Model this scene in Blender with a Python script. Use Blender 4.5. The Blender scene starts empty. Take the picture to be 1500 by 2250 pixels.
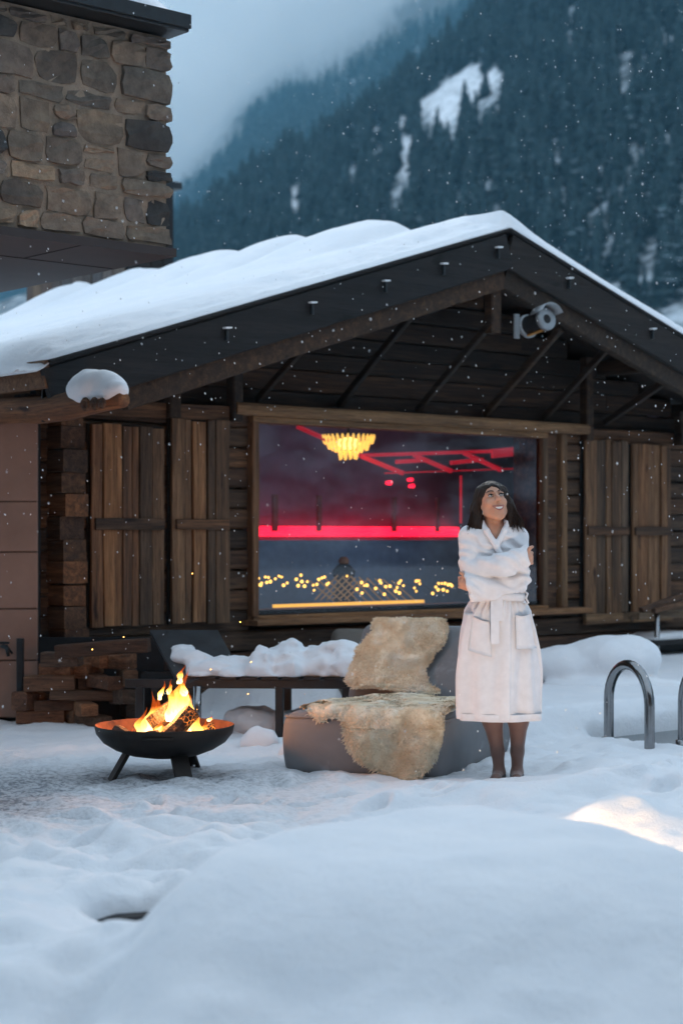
import bpy, math, random
import numpy as np
from mathutils import Vector, Matrix

random.seed(7)
rng = np.random.default_rng(11)
scene = bpy.context.scene
col = scene.collection

# ------------------------------------------------------------------ camera
CAM_H = 1.36
cam_data = bpy.data.cameras.new("camera")
cam = bpy.data.objects.new("camera", cam_data)
col.objects.link(cam)
cam.location = (0, 0, CAM_H)
cam.rotation_euler = (math.radians(90), 0, 0)
cam_data.sensor_fit = 'AUTO'
cam_data.sensor_width = 36
cam_data.lens = 62.4
cam_data.shift_y = 0.0244
cam_data.clip_start = 0.1
cam_data.clip_end = 12000
cam_data.dof.use_dof = True
cam_data.dof.focus_distance = 10.0
cam_data.dof.aperture_fstop = 2.0
scene.camera = cam

# ------------------------------------------------------------------ sky, sun, exposure
SUN_EL, SUN_AZ = math.radians(30), math.radians(2)
world = bpy.data.worlds.new("World")
scene.world = world
world.use_nodes = True
wn, wl = world.node_tree.nodes, world.node_tree.links
wn.clear()
w_out = wn.new('ShaderNodeOutputWorld')
w_bg = wn.new('ShaderNodeBackground')
w_sky = wn.new('ShaderNodeTexSky')
w_sky.sky_type = 'NISHITA'
w_sky.sun_disc = False
w_sky.sun_elevation = SUN_EL
w_sky.sun_rotation = SUN_AZ
w_sky.air_density = 1.5
w_sky.dust_density = 4.0
# closed evening cloud cover over the clear sky: an even pale blue veil
w_mix = wn.new('ShaderNodeMix')
w_mix.data_type = 'RGBA'
w_mix.inputs[0].default_value = 0.94
w_mix.inputs[7].default_value = (7.3, 8.2, 9.3, 1)
wl.new(w_sky.outputs[0], w_mix.inputs[6])
wl.new(w_mix.outputs[2], w_bg.inputs[0])
w_bg.inputs[1].default_value = 0.1
wl.new(w_bg.outputs[0], w_out.inputs[0])

sun_data = bpy.data.lights.new("sun", 'SUN')
sun_data.energy = 0.6
sun_data.angle = math.radians(12)
sun_data.color = (1.0, 0.95, 0.9)
sun = bpy.data.objects.new("sun", sun_data)
col.objects.link(sun)
_d = Vector((math.sin(SUN_AZ) * math.cos(SUN_EL), math.cos(SUN_AZ) * math.cos(SUN_EL), math.sin(SUN_EL)))
sun.rotation_euler = _d.to_track_quat('Z', 'Y').to_euler()

scene.view_settings.view_transform = 'Standard'
scene.view_settings.look = 'None'
scene.view_settings.exposure = 0.48
scene.view_settings.gamma = 1.0
scene.render.engine = 'CYCLES'
scene.cycles.use_denoising = True
scene.cycles.max_bounces = 8
scene.cycles.diffuse_bounces = 2
scene.cycles.volume_bounces = 6
scene.cycles.transparent_max_bounces = 12
scene.cycles.sample_clamp_indirect = 4.0
scene.cycles.use_adaptive_sampling = True
scene.cycles.adaptive_threshold = 0.02

# ------------------------------------------------------------------ helpers
def _hash(i, j, k):
    n = (i * 374761393 + j * 668265263 + k * 2147483647 + 1013904223) & 0xFFFFFFFF
    n = ((n ^ (n >> 13)) * 1274126177) & 0xFFFFFFFF
    n = ((n ^ (n >> 16)) * 2246822519) & 0xFFFFFFFF
    return ((n ^ (n >> 15)) & 0xFFFFFF).astype(np.float64) / float(0xFFFFFF)

def vnoise(x, y, z=0.0):
    x, y, z = np.broadcast_arrays(np.asarray(x, float), np.asarray(y, float), np.asarray(z, float))
    xi, yi, zi = np.floor(x), np.floor(y), np.floor(z)
    fx, fy, fz = x - xi, y - yi, z - zi
    xi, yi, zi = xi.astype(np.int64), yi.astype(np.int64), zi.astype(np.int64)
    fx, fy, fz = (f * f * (3 - 2 * f) for f in (fx, fy, fz))
    def c(a, b, d):
        return _hash(xi + a, yi + b, zi + d)
    r0 = (c(0,0,0)*(1-fx)+c(1,0,0)*fx)*(1-fy) + (c(0,1,0)*(1-fx)+c(1,1,0)*fx)*fy
    r1 = (c(0,0,1)*(1-fx)+c(1,0,1)*fx)*(1-fy) + (c(0,1,1)*(1-fx)+c(1,1,1)*fx)*fy
    return (r0*(1-fz) + r1*fz) * 2 - 1

def fbm(x, y, z=0.0, o=4):
    s, a, f = 0.0, 0.5, 1.0
    for i in range(o):
        s = s + a * vnoise(x*f + 17.3*i, y*f - 9.1*i, np.asarray(z)*f + 5.7*i)
        a *= 0.5; f *= 2.03
    return s

def sstep(a, b, x):
    t = np.clip((np.asarray(x, float) - a) / (b - a), 0, 1)
    return t * t * (3 - 2 * t)

def mk_mesh(name, verts, faces, smooth=False):
    me = bpy.data.meshes.new(name)
    if isinstance(faces, np.ndarray):
        v = np.asarray(verts, np.float32); f = np.asarray(faces, np.int32)
        k = f.shape[1]
        me.vertices.add(len(v)); me.vertices.foreach_set('co', v.ravel())
        me.loops.add(f.size); me.loops.foreach_set('vertex_index', f.ravel())
        me.polygons.add(len(f))
        me.polygons.foreach_set('loop_start', np.arange(0, f.size, k, dtype=np.int32))
        me.polygons.foreach_set('loop_total', np.full(len(f), k, np.int32))
    else:
        me.from_pydata([tuple(map(float, p)) for p in verts], [], [list(map(int, q)) for q in faces])
    me.update(calc_edges=True)
    me.validate()
    if smooth:
        me.polygons.foreach_set('use_smooth', np.ones(len(me.polygons), bool))
    return me

def mk(name, verts, faces, mat, parent=None, smooth=False, loc=(0,0,0), rot=(0,0,0)):
    me = mk_mesh(name, verts, faces, smooth)
    if mat: me.materials.append(mat)
    o = bpy.data.objects.new(name, me)
    col.objects.link(o)
    o.parent = parent
    o.location = loc; o.rotation_euler = rot
    return o

def empty(name, loc=(0,0,0), rz=0.0):
    o = bpy.data.objects.new(name, None)
    col.objects.link(o)
    o.location = loc; o.rotation_euler = (0, 0, rz)
    o.empty_display_size = 0.2
    return o

def tag(o, label=None, cat=None, group=None, kind=None):
    if label: o["label"] = label
    if cat: o["category"] = cat
    if group: o["group"] = group
    if kind: o["kind"] = kind
    return o

class MB:
    """collects several shapes into one mesh part"""
    def __init__(s): s.v, s.f = [], []
    def add(s, v, f):
        n = len(s.v); s.v += [tuple(p) for p in v]; s.f += [[i + n for i in q] for q in f]; return s
    def build(s, name, mat, parent=None, smooth=False, loc=(0,0,0), rot=(0,0,0)):
        return mk(name, s.v, s.f, mat, parent, smooth, loc, rot)

def bar(p0, p1, w, t, seg=2, jit=0.0, ch=None, up=(0,0,1), taper=1.0):
    """a bevelled bar from p0 to p1: w across, t along 'up'; uneven by jit"""
    p0, p1 = Vector(p0), Vector(p1)
    d = (p1 - p0).normalized()
    up = Vector(up)
    if abs(d.dot(up)) > 0.98: up = Vector((0, 1, 0))
    s = d.cross(up).normalized(); up = s.cross(d).normalized()
    if ch is None: ch = min(w, t) * 0.12
    V, F = [], []
    for i in range(seg + 1):
        k = i / seg
        c = p0.lerp(p1, k)
        tw = 1 + (taper - 1) * k
        a, b = w/2*tw, t/2*tw
        if jit:
            a += random.uniform(-jit, jit); b += random.uniform(-jit, jit)
            c = c + s*random.uniform(-jit, jit) + up*random.uniform(-jit, jit)*0.6
        for (x, y) in ((-a+ch,-b),(a-ch,-b),(a,-b+ch),(a,b-ch),(a-ch,b),(-a+ch,b),(-a,b-ch),(-a,-b+ch)):
            V.append(c + s*x + up*y)
    for i in range(seg):
        for j in range(8):
            q = (j+1) % 8
            F.append([i*8+j, i*8+q, (i+1)*8+q, (i+1)*8+j])
    F.append(list(range(7, -1, -1))); F.append([seg*8+j for j in range(8)])
    return V, F

def box(x0, x1, y0, y1, z0, z1):
    V = [(x0,y0,z0),(x1,y0,z0),(x1,y1,z0),(x0,y1,z0),(x0,y0,z1),(x1,y0,z1),(x1,y1,z1),(x0,y1,z1)]
    F = [[3,2,1,0],[4,5,6,7],[0,1,5,4],[1,2,6,5],[2,3,7,6],[3,0,4,7]]
    return V, F

def tube(pts, radii, n=10, cap=True):
    pts = [Vector(p) for p in pts]
    if not hasattr(radii, '__len__'): radii = [radii]*len(pts)
    V, F = [], []
    prev = None
    for i, p in enumerate(pts):
        d = (pts[min(i+1, len(pts)-1)] - pts[max(i-1, 0)]).normalized()
        if prev is None:
            a = d.orthogonal().normalized()
        else:
            a = (prev - d*prev.dot(d))
            a = a.normalized() if a.length > 1e-6 else d.orthogonal().normalized()
        prev = a
        b = d.cross(a)
        for j in range(n):
            t = 2*math.pi*j/n
            V.append(p + (a*math.cos(t) + b*math.sin(t))*radii[i])
    for i in range(len(pts)-1):
        for j in range(n):
            q = (j+1) % n
            F.append([i*n+j, i*n+q, (i+1)*n+q, (i+1)*n+j])
    if cap:
        F.append(list(range(n-1, -1, -1))); F.append([(len(pts)-1)*n+j for j in range(n)])
    return V, F

def lathe(prof, n=32, c=(0,0,0)):
    V, F = [], []
    for (r, z) in prof:
        for j in range(n):
            t = 2*math.pi*j/n
            V.append((c[0]+r*math.cos(t), c[1]+r*math.sin(t), c[2]+z))
    for i in range(len(prof)-1):
        for j in range(n):
            q = (j+1) % n
            F.append([i*n+j, i*n+q, (i+1)*n+q, (i+1)*n+j])
    return V, F

def grid_faces(nx, ny):
    i = np.arange(nx-1)[:, None]; j = np.arange(ny-1)[None, :]
    a = (i*ny + j).ravel()
    return np.stack([a, a+ny, a+ny+1, a+1], 1)

def heap(xs, ys, top, bottom):
    """closed body between a top and a bottom height field (both arrays nx,ny)"""
    nx, ny = top.shape
    X, Y = np.meshgrid(xs, ys, indexing='ij') if np.ndim(xs) == 1 else (xs, ys)
    vt = np.stack([X, Y, top], -1).reshape(-1, 3); vb = np.stack([X, Y, bottom], -1).reshape(-1, 3)
    f = grid_faces(nx, ny); n = nx*ny
    idx = np.arange(n).reshape(nx, ny)
    ring = np.concatenate([idx[:, 0], idx[-1, 1:], idx[-2::-1, -1], idx[0, -2:0:-1]])
    nxt = np.roll(ring, -1)
    side = np.stack([ring, ring+n, nxt+n, nxt], 1)
    return np.concatenate([vt, vb]), np.concatenate([f, f[:, ::-1]+n, side[:, ::-1]])

# --- signed distance modelling (for cloth, bodies, snow lumps)
class Field:
    def __init__(s, lo, hi, h):
        s.h = h; s.lo = np.array(lo, float)
        s.n = np.ceil((np.array(hi) - s.lo)/h).astype(int) + 1
        s.ax = [s.lo[i] + h*np.arange(s.n[i]) for i in range(3)]
        s.d = np.full(s.n, 0.5, np.float32)
    def _win(s, lo, hi):
        a = [int(np.clip(np.floor((lo[i]-s.lo[i])/s.h), 0, s.n[i])) for i in range(3)]
        b = [int(np.clip(np.ceil((hi[i]-s.lo[i])/s.h)+1, 0, s.n[i])) for i in range(3)]
        sl = tuple(slice(a[i], b[i]) for i in range(3))
        P = [s.ax[0][sl[0]][:,None,None], s.ax[1][sl[1]][None,:,None], s.ax[2][sl[2]][None,None,:]]
        return sl, P
    def op(s, fn, lo, hi, k=0.02, mode='add'):
        sl, P = s._win(lo, hi)
        cur = s.d[sl]
        if cur.size == 0: return s
        e = np.broadcast_to(fn(*P), cur.shape)
        if mode == 'add':
            hh = np.clip(k - np.abs(cur-e), 0, None)/k
            s.d[sl] = np.minimum(cur, e) - hh*hh*k/4
        elif mode == 'sub':
            e = -e
            hh = np.clip(k - np.abs(cur-e), 0, None)/k
            s.d[sl] = np.maximum(cur, e) + hh*hh*k/4
        elif mode == 'disp':
            s.d[sl] = cur + e
        return s
    def cone(s, a, b, r1, r2, k=0.02, mode='add', flat=None):
        a = np.array(a, float); b = np.array(b, float)
        def fn(x, y, z):
            ba = b - a; L = (ba**2).sum()
            px, py, pz = x-a[0], y-a[1], z-a[2]
            t = np.clip((px*ba[0]+py*ba[1]+pz*ba[2])/max(L, 1e-9), 0, 1)
            return np.sqrt((px-ba[0]*t)**2+(py-ba[1]*t)**2+(pz-ba[2]*t)**2) - (r1+(r2-r1)*t)
        R = max(r1, r2)+k+2*s.h
        return s.op(fn, np.minimum(a, b)-R, np.maximum(a, b)+R, k, mode)
    def ell(s, c, r, k=0.02, mode='add', M=None):
        c = np.array(c, float); r = np.array(r, float)
        def fn(x, y, z):
            px, py, pz = x-c[0], y-c[1], z-c[2]
            if M is not None:
                px, py, pz = (M[i][0]*px+M[i][1]*py+M[i][2]*pz for i in range(3))
            k0 = np.sqrt((px/r[0])**2+(py/r[1])**2+(pz/r[2])**2)
            k1 = np.sqrt((px/r[0]**2)**2+(py/r[1]**2)**2+(pz/r[2]**2)**2)
            return k0*(k0-1)/np.maximum(k1, 1e-6)
        R = r.max()+k+2*s.h
        return s.op(fn, c-R, c+R, k, mode)
    def rbox(s, c, hs, rad, k=0.02, mode='add', M=None):
        c = np.array(c, float); hs = np.array(hs, float)
        def fn(x, y, z):
            px, py, pz = x-c[0], y-c[1], z-c[2]
            if M is not None:
                px, py, pz = (M[i][0]*px+M[i][1]*py+M[i][2]*pz for i in range(3))
            q = [np.abs(p)-h+rad for p, h in zip((px, py, pz), hs)]
            o = np.sqrt(sum(np.maximum(a, 0)**2 for a in q))
            return o + np.minimum(np.maximum(np.maximum(q[0], q[1]), q[2]), 0) - rad
        R = np.sqrt((hs**2).sum())+k+2*s.h
        return s.op(fn, c-R, c+R, k, mode)
    def mesh(s):
        d = s.d; n = s.n
        ins = d < 0
        ins[0]=ins[-1]=False; ins[:,0]=ins[:,-1]=False; ins[:,:,0]=ins[:,:,-1]=False
        d = np.where(ins, d, np.maximum(d, 1e-5))
        cn = tuple(n-1)
        cnt = np.zeros(cn, np.int8)
        offs = [(a,b,c) for a in (0,1) for b in (0,1) for c in (0,1)]
        for (a,b,c) in offs: cnt += ins[a:cn[0]+a, b:cn[1]+b, c:cn[2]+c]
        act = (cnt > 0) & (cnt < 8)
        I = np.argwhere(act)
        idx = np.full(cn, -1, np.int64); idx[act] = np.arange(len(I))
        acc = np.zeros((len(I), 3)); num = np.zeros(len(I))
        val = {o: d[I[:,0]+o[0], I[:,1]+o[1], I[:,2]+o[2]] for o in offs}
        for ax in range(3):
            for o in offs:
                if o[ax]: continue
                o2 = list(o); o2[ax] = 1; o2 = tuple(o2)
                v0, v1 = val[o], val[o2]
                m = (v0 < 0) != (v1 < 0)
                t = v0/np.where(m, v0-v1, 1)
                p = np.tile(np.array(o, float), (len(I), 1)); p[:, ax] = t
                acc[m] += p[m]; num[m] += 1
        V = s.lo + s.h*(I + acc/num[:, None])
        F = []
        for ax in range(3):
            b, c = (ax+1) % 3, (ax+2) % 3
            s0 = [slice(0, n[i]) for i in range(3)]; s1 = list(s0)
            s0[ax] = slice(0, n[ax]-1); s1[ax] = slice(1, n[ax])
            a0, a1 = ins[tuple(s0)], ins[tuple(s1)]
            for flip, m in ((False, a0 & ~a1), (True, ~a0 & a1)):
                E = np.argwhere(m)
                E = E[(E[:, b] > 0) & (E[:, c] > 0)]
                q = []
                for (ob, oc) in ((-1,-1),(0,-1),(0,0),(-1,0)):
                    e = E.copy(); e[:, b] += ob; e[:, c] += oc
                    q.append(idx[e[:,0], e[:,1], e[:,2]])
                q = np.stack(q, 1)
                F.append(q[:, ::-1] if flip else q)
        return V, np.concatenate(F)

def smooth_mesh(V, F, it=2, lam=0.5):
    e = np.concatenate([F[:, [0,1]], F[:, [1,2]], F[:, [2,3]], F[:, [3,0]]])
    for _ in range(it):
        acc = np.zeros_like(V); cnt = np.zeros(len(V))
        for a, b in ((0,1),(1,0)):
            for ax in range(3): acc[:, ax] += np.bincount(e[:,a], V[e[:,b], ax], len(V))
            cnt += np.bincount(e[:,a], minlength=len(V))
        V = V + lam*(acc/np.maximum(cnt, 1)[:, None] - V)
    return V

# ------------------------------------------------------------------ materials
class NT:
    def __init__(s, name):
        s.m = bpy.data.materials.new(name); s.m.use_nodes = True
        s.t = s.m.node_tree; s.n = s.t.nodes; s.l = s.t.links
        s.b = s.n.get('Principled BSDF'); s.out = s.n.get('Material Output')
    def node(s, typ, **kw):
        n = s.n.new(typ)
        for k, v in kw.items():
            if isinstance(k, str) and hasattr(n, k): setattr(n, k, v)
            else: n.inputs[k].default_value = v
        return n
    def link(s, a, b): s.l.new(a, b)
    def coords(s, scale=(1,1,1), space='Object', rnd=True):
        tc = s.node('ShaderNodeTexCoord'); mp = s.node('ShaderNodeMapping')
        mp.inputs['Scale'].default_value = scale
        src = tc.outputs[space]
        if rnd:
            oi = s.node('ShaderNodeObjectInfo')
            mul = s.node('ShaderNodeMath', operation='MULTIPLY'); mul.inputs[1].default_value = 37.0
            s.link(oi.outputs['Random'], mul.inputs[0])
            add = s.node('ShaderNodeVectorMath', operation='ADD')
            s.link(src, add.inputs[0]); s.link(mul.outputs[0], add.inputs[1]); src = add.outputs[0]
        s.link(src, mp.inputs['Vector'])
        return mp.outputs[0]
    def noise(s, vec, scale, detail=4, rough=0.6, dist=0.0):
        n = s.node('ShaderNodeTexNoise'); s.link(vec, n.inputs['Vector'])
        n.inputs['Scale'].default_value = scale; n.inputs['Detail'].default_value = detail
        n.inputs['Roughness'].default_value = rough; n.inputs['Distortion'].default_value = dist
        return n.outputs['Fac']
    def ramp(s, fac, stops):
        r = s.node('ShaderNodeValToRGB'); e = r.color_ramp.elements
        while len(e) < len(stops): e.new(0.5)
        for i, (p, c) in enumerate(stops):
            e[i].position = p; e[i].color = (*c, 1) if len(c) == 3 else c
        s.link(fac, r.inputs[0]); return r.outputs[0]
    def mix(s, fac, a, b, mode='MIX'):
        m = s.node('ShaderNodeMix', data_type='RGBA', blend_type=mode)
        for val, i in ((fac, 0), (a, 6), (b, 7)):
            if hasattr(val, 'links'): s.link(val, m.inputs[i])
            else: m.inputs[i].default_value = val if i == 0 else (*val, 1)
        return m.outputs[2]
    def bump(s, h, strength=0.3, dist=0.01, prev=None):
        b = s.node('ShaderNodeBump'); b.inputs['Strength'].default_value = strength
        b.inputs['Distance'].default_value = dist; s.link(h, b.inputs['Height'])
        if prev: s.link(prev, b.inputs['Normal'])
        return b.outputs[0]
    def set(s, color=None, rough=None, metal=None, normal=None, **kw):
        for nm, v in (('Base Color', color), ('Roughness', rough), ('Metallic', metal), ('Normal', normal)):
            if v is None: continue
            if hasattr(v, 'links'): s.link(v, s.b.inputs[nm])
            else: s.b.inputs[nm].default_value = (*v, 1) if nm == 'Base Color' else v
        for k, v in kw.items(): s.b.inputs[k].default_value = v
        return s.m

def wood_mat(name, stops, grain='z', rough=0.85, fine=9.0):
    k = NT(name)
    sc = {'x': (0.35, 6, 6), 'y': (6, 0.35, 6), 'z': (6, 6, 0.35)}[grain]
    v = k.coords(sc)
    n1 = k.noise(v, fine*0.35, 5, 0.65, 0.6)
    n2 = k.noise(v, fine*1.6, 3, 0.7, 0.2)
    c = k.ramp(n1, [(0.25, stops[0]), (0.5, stops[1]), (0.78, stops[2])])
    oi = k.node('ShaderNodeObjectInfo')
    tint = k.ramp(oi.outputs['Random'], [(0.0, (0.40, 0.37, 0.36)), (0.25, (1.0, 0.80, 0.62)), (0.45, (0.62, 0.62, 0.64)), (0.65, (1.45, 1.05, 0.72)), (0.82, (0.85, 0.62, 0.50)), (1.0, (0.5, 0.47, 0.47))])
    c = k.mix(1.0, c, tint, 'MULTIPLY')
    knot = k.noise(k.coords({'x': (1.6, 5, 5), 'y': (5, 1.6, 5), 'z': (5, 5, 1.6)}[grain]), 1.6, 2, 0.4)
    kn = k.ramp(knot, [(0.70, (1, 1, 1)), (0.76, (0.22, 0.17, 0.15))])
    c = k.mix(1.0, c, kn, 'MULTIPLY')
    dk = k.ramp(n2, [(0.30, (0.45, 0.42, 0.4)), (0.52, (1, 1, 1))])
    c = k.mix(1.0, c, dk, 'MULTIPLY')
    return k.set(color=c, rough=rough, normal=k.bump(n2, 0.6, 0.008, k.bump(n1, 0.5, 0.012)))

def plain_mat(name, c, rough=0.6, metal=0.0, var=0.25, scale=12.0, bump=0.1):
    k = NT(name)
    v = k.coords()
    n = k.noise(v, scale, 4, 0.6)
    cc = k.ramp(n, [(0.3, tuple(x*(1-var) for x in c)), (0.7, tuple(min(1, x*(1+var)) for x in c))])
    return k.set(color=cc, rough=rough, metal=metal, normal=k.bump(n, bump, 0.01))

def emit_mat(name, c, s):
    k = NT(name)
    k.b.inputs['Base Color'].default_value = (*c, 1)
    k.b.inputs['Emission Color'].default_value = (*c, 1)
    k.b.inputs['Emission Strength'].default_value = s
    return k.m

def snow_mat(name, soot=False, bump=0.35):
    k = NT(name)
    v = k.coords(space='Object', rnd=False)
    n1 = k.noise(v, 3.0, 6, 0.65); n2 = k.noise(v, 95.0, 5, 0.8); n3 = k.noise(v, 17.0, 5, 0.7)
    c = k.ramp(n1, [(0.3, (0.80, 0.83, 0.87)), (0.7, (0.88, 0.89, 0.91))])
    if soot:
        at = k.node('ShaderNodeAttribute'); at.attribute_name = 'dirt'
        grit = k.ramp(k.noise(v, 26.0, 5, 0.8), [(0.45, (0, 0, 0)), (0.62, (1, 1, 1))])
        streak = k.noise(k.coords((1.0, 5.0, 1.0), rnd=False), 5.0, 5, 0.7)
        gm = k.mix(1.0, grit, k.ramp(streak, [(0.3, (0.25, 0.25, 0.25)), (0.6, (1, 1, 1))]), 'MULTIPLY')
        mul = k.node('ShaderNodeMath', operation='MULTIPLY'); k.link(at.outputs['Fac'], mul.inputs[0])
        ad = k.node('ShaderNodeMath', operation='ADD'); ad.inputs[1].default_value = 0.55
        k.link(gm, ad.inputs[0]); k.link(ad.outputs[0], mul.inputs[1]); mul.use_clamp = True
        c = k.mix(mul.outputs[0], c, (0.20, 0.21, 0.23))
    nb = k.bump(n2, bump*1.3, 0.008, k.bump(n3, bump*1.2, 0.022))
    k.set(color=c, rough=0.75, normal=nb)
    k.b.inputs['Specular IOR Level'].default_value = 0.25
    return k.m

M = {}
M['snow'] = snow_mat('snow', bump=0.3)
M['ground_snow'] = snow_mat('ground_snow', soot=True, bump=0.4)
M['plank'] = wood_mat('weathered_plank', [(0.045, 0.030, 0.020), (0.19, 0.118, 0.070), (0.40, 0.26, 0.155)], 'z')
M['log'] = wood_mat('old_log', [(0.020, 0.014, 0.010), (0.070, 0.045, 0.030), (0.20, 0.13, 0.082)], 'x')
M['logend'] = wood_mat('log_end', [(0.035, 0.022, 0.015), (0.11, 0.063, 0.037), (0.26, 0.15, 0.08)], 'y')
M['trim'] = wood_mat('window_trim', [(0.09, 0.06, 0.038), (0.22, 0.145, 0.085), (0.38, 0.26, 0.155)], 'x')
M['trimz'] = wood_mat('window_trim_upright', [(0.10, 0.065, 0.038), (0.25, 0.155, 0.085), (0.42, 0.27, 0.15)], 'z')
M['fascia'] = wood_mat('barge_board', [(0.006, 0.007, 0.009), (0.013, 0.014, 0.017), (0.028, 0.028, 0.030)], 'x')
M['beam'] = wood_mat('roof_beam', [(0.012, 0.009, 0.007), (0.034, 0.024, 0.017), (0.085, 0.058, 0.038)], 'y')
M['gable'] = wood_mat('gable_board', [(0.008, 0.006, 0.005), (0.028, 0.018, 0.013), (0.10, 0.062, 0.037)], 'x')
M['greyplank'] = wood_mat('grey_board', [(0.05, 0.05, 0.052), (0.13, 0.125, 0.125), (0.24, 0.225, 0.22)], 'z')
M['firewood'] = wood_mat('split_firewood', [(0.06, 0.036, 0.024), (0.16, 0.095, 0.06), (0.32, 0.2, 0.125)], 'x')
M['blackmetal'] = plain_mat('black_metal', (0.018, 0.019, 0.021), 0.45, 0.3)
M['darkmetal'] = plain_mat('dark_sheet_metal', (0.022, 0.027, 0.031), 0.5, 0.4)
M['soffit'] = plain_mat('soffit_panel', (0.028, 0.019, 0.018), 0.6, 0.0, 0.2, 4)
M['steel'] = plain_mat('polished_steel', (0.27, 0.27, 0.275), 0.2, 1.0, 0.1, 20, 0.02)
M['dark'] = plain_mat('dark_interior', (0.012, 0.012, 0.014), 0.9)

# ================================================================== SETTING
A = math.radians(41)
CA, SA = math.cos(A), math.sin(A)
CAB = (-2.26, 13.4, 0.0)                  # left front foot of the cabin
def to_uv(x, y):
    dx, dy = x-CAB[0], y-CAB[1]
    return CA*dx+SA*dy, -SA*dx+CA*dy
def to_xy(u, v):
    return CAB[0]+CA*u-SA*v, CAB[1]+SA*u+CA*v

FOOT = []
_r = random.Random(12)
for (x0_, y0_, x1_, y1_, n_) in ((-1.9, 8.2, 0.3, 9.3, 9), (-0.4, 7.2, 0.55, 9.4, 8), (-1.5, 7.0, -0.7, 9.2, 7), (1.5, 8.9, 2.2, 10.9, 7)):
    for i_ in range(n_):
        t_ = i_/(n_-1); d_ = math.atan2(y1_-y0_, x1_-x0_); o_ = 0.10 if i_ % 2 else -0.10
        FOOT.append((x0_+(x1_-x0_)*t_-math.sin(d_)*o_+_r.gauss(0, 0.03), y0_+(y1_-y0_)*t_+math.cos(d_)*o_+_r.gauss(0, 0.03), d_-math.pi/2+_r.gauss(0, 0.2)))
def ground_h(x, y):
    x = np.asarray(x, float); y = np.asarray(y, float)
    u, v = to_uv(x, y)
    z = 0.018*fbm(x*1.3, y*1.3, 1.0) + 0.016*fbm(x*6, y*6, 2.0) + 0.012*fbm(x*15, y*15, 6.0, 3)*sstep(6.2, 7.2, y)
    # trampled, wind-packed crust
    lum = np.abs(fbm(x*2.2+3, y*2.2, 4.0, 4))
    rough = 0.20*np.exp(-((y-7.1)/1.3)**2)*sstep(0.2, -0.5, x) + 0.05
    z = z + rough*lum
    # small broken crumbs of snow round the lounger and fire
    z = z + 0.05*np.clip(vnoise(x*7, y*7, 9.0)-0.35, 0, 1)*sstep(8.3, 9.2, y)*sstep(12.5, 11, y)
    # deep snow in the left foreground with old filled footprints
    fore = sstep(7.4, 5.4, y)
    z = z + fore*(0.10 + 0.20*fbm(x*1.6, y*1.6, 7.0, 3) + 0.10*np.abs(fbm(x*3.1, y*3.1, 3.3, 3)) - 0.22*sstep(5.2, 4.0, y))
    hole_flat = np.exp(-(np.hypot(x+0.74, y-5.85)/0.42)**2)
    z = z*(1-0.85*hole_flat) + 0.07*hole_flat
    # the big smooth drift in front
    yb = 6.75 - 1.25*np.abs((x-0.32)/0.85)**1.6
    yb = np.maximum(yb, 5.35) - 0.25*sstep(1.15, 1.6, x)
    m = sstep(0.0, 0.75, yb - y + 0.04*fbm(x*2, y*2, 5)) * sstep(-0.72, -0.32, x + 0.06*fbm(y*1.7, x, 8.0))
    m = m**0.8
    near = sstep(3.8, 5.15, y)
    z = z*(1-0.8*m) + m*(0.40*near + 0.02 + 0.03*fbm(x*0.9, y*0.9, 6.0, 3) + 0.16*(1-near)*fbm(x*2.2, y*2.2, 2.2, 3))
    z = z + 0.045*np.exp(-((y-9.60)/0.11)**2)*sstep(0.66, 0.8, x)*sstep(1.35, 1.1, x)
    # bank in front of the feet and to the right
    z = z + 0.10*np.exp(-((y-9.15-0.1*np.sin(x*5))/0.28)**2)*sstep(0.35, 0.75, x)
    z = z + 0.06*np.exp(-((y-9.0)/0.2)**2-((x-0.25)/0.22)**2)
    z = z + (0.05+0.07*fbm(x*1.8, y*1.8, 12.0, 3))*sstep(1.0, 1.5, x)*sstep(8.0, 8.6, y)*sstep(11.0, 10.2, y)
    # footprints
    for (fx_, fy_, fa) in FOOT:
        c_, s_ = math.cos(fa), math.sin(fa)
        a_ = (x-fx_)*c_+(y-fy_)*s_; b_ = -(x-fx_)*s_+(y-fy_)*c_
        rr = np.hypot(a_/0.055, b_/0.13)
        z = z - 0.045*sstep(1.15, 0.6, rr) + 0.016*np.exp(-((rr-1.45)/0.3)**2)
    # hollow melted round the sunken lamp, rim behind it
    r = np.hypot((x-1.04)/0.54, (y-7.74)/0.46)
    z = z - 0.16*sstep(1.25, 0.35, r)
    z = z + 0.10*np.exp(-((x-1.34)/0.30)**2-((y-8.38)/0.16)**2)*(1+0.5*fbm(x*7, y*7, 3.0, 3))
    z = z + 0.07*np.exp(-((x-0.72)/0.18)**2-((y-8.3)/0.25)**2)
    z = z + 0.07*np.exp(-((x-1.72)/0.16)**2-((y-7.5)/0.3)**2)
    # hole in the snow with the dark terrace edge
    rh = np.hypot((x+0.71)/0.17, (y-6.10)/0.27)
    z = z - 0.40*sstep(1.1, 0.55, rh) + 0.05*np.exp(-((rh-1.5)/0.35)**2)*sstep(6.0, 6.3, y)
    # raised snow field beyond the pool edge (parallel to the cabin)
    st = sstep(-3.62, -3.36, v+0.05*fbm(u*2, v*2, 3))*sstep(1.25, 1.7, u)
    z = z*(1-0.6*st) + st*(0.20+0.02*fbm(x*0.8, y*0.8, 2.0, 3))
    # pool opening between the handrails
    hole = sstep(-4.36, -4.24, v+0.05*fbm(x*4, y*4, 2.0))*sstep(-3.50, -3.60, v)*sstep(2.10, 2.26, u+0.08*fbm(x*5, y*5, 1.0))
    z = z - 0.5*hole
    # keep it level under the fire bowl and the lounger
    return z

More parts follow.
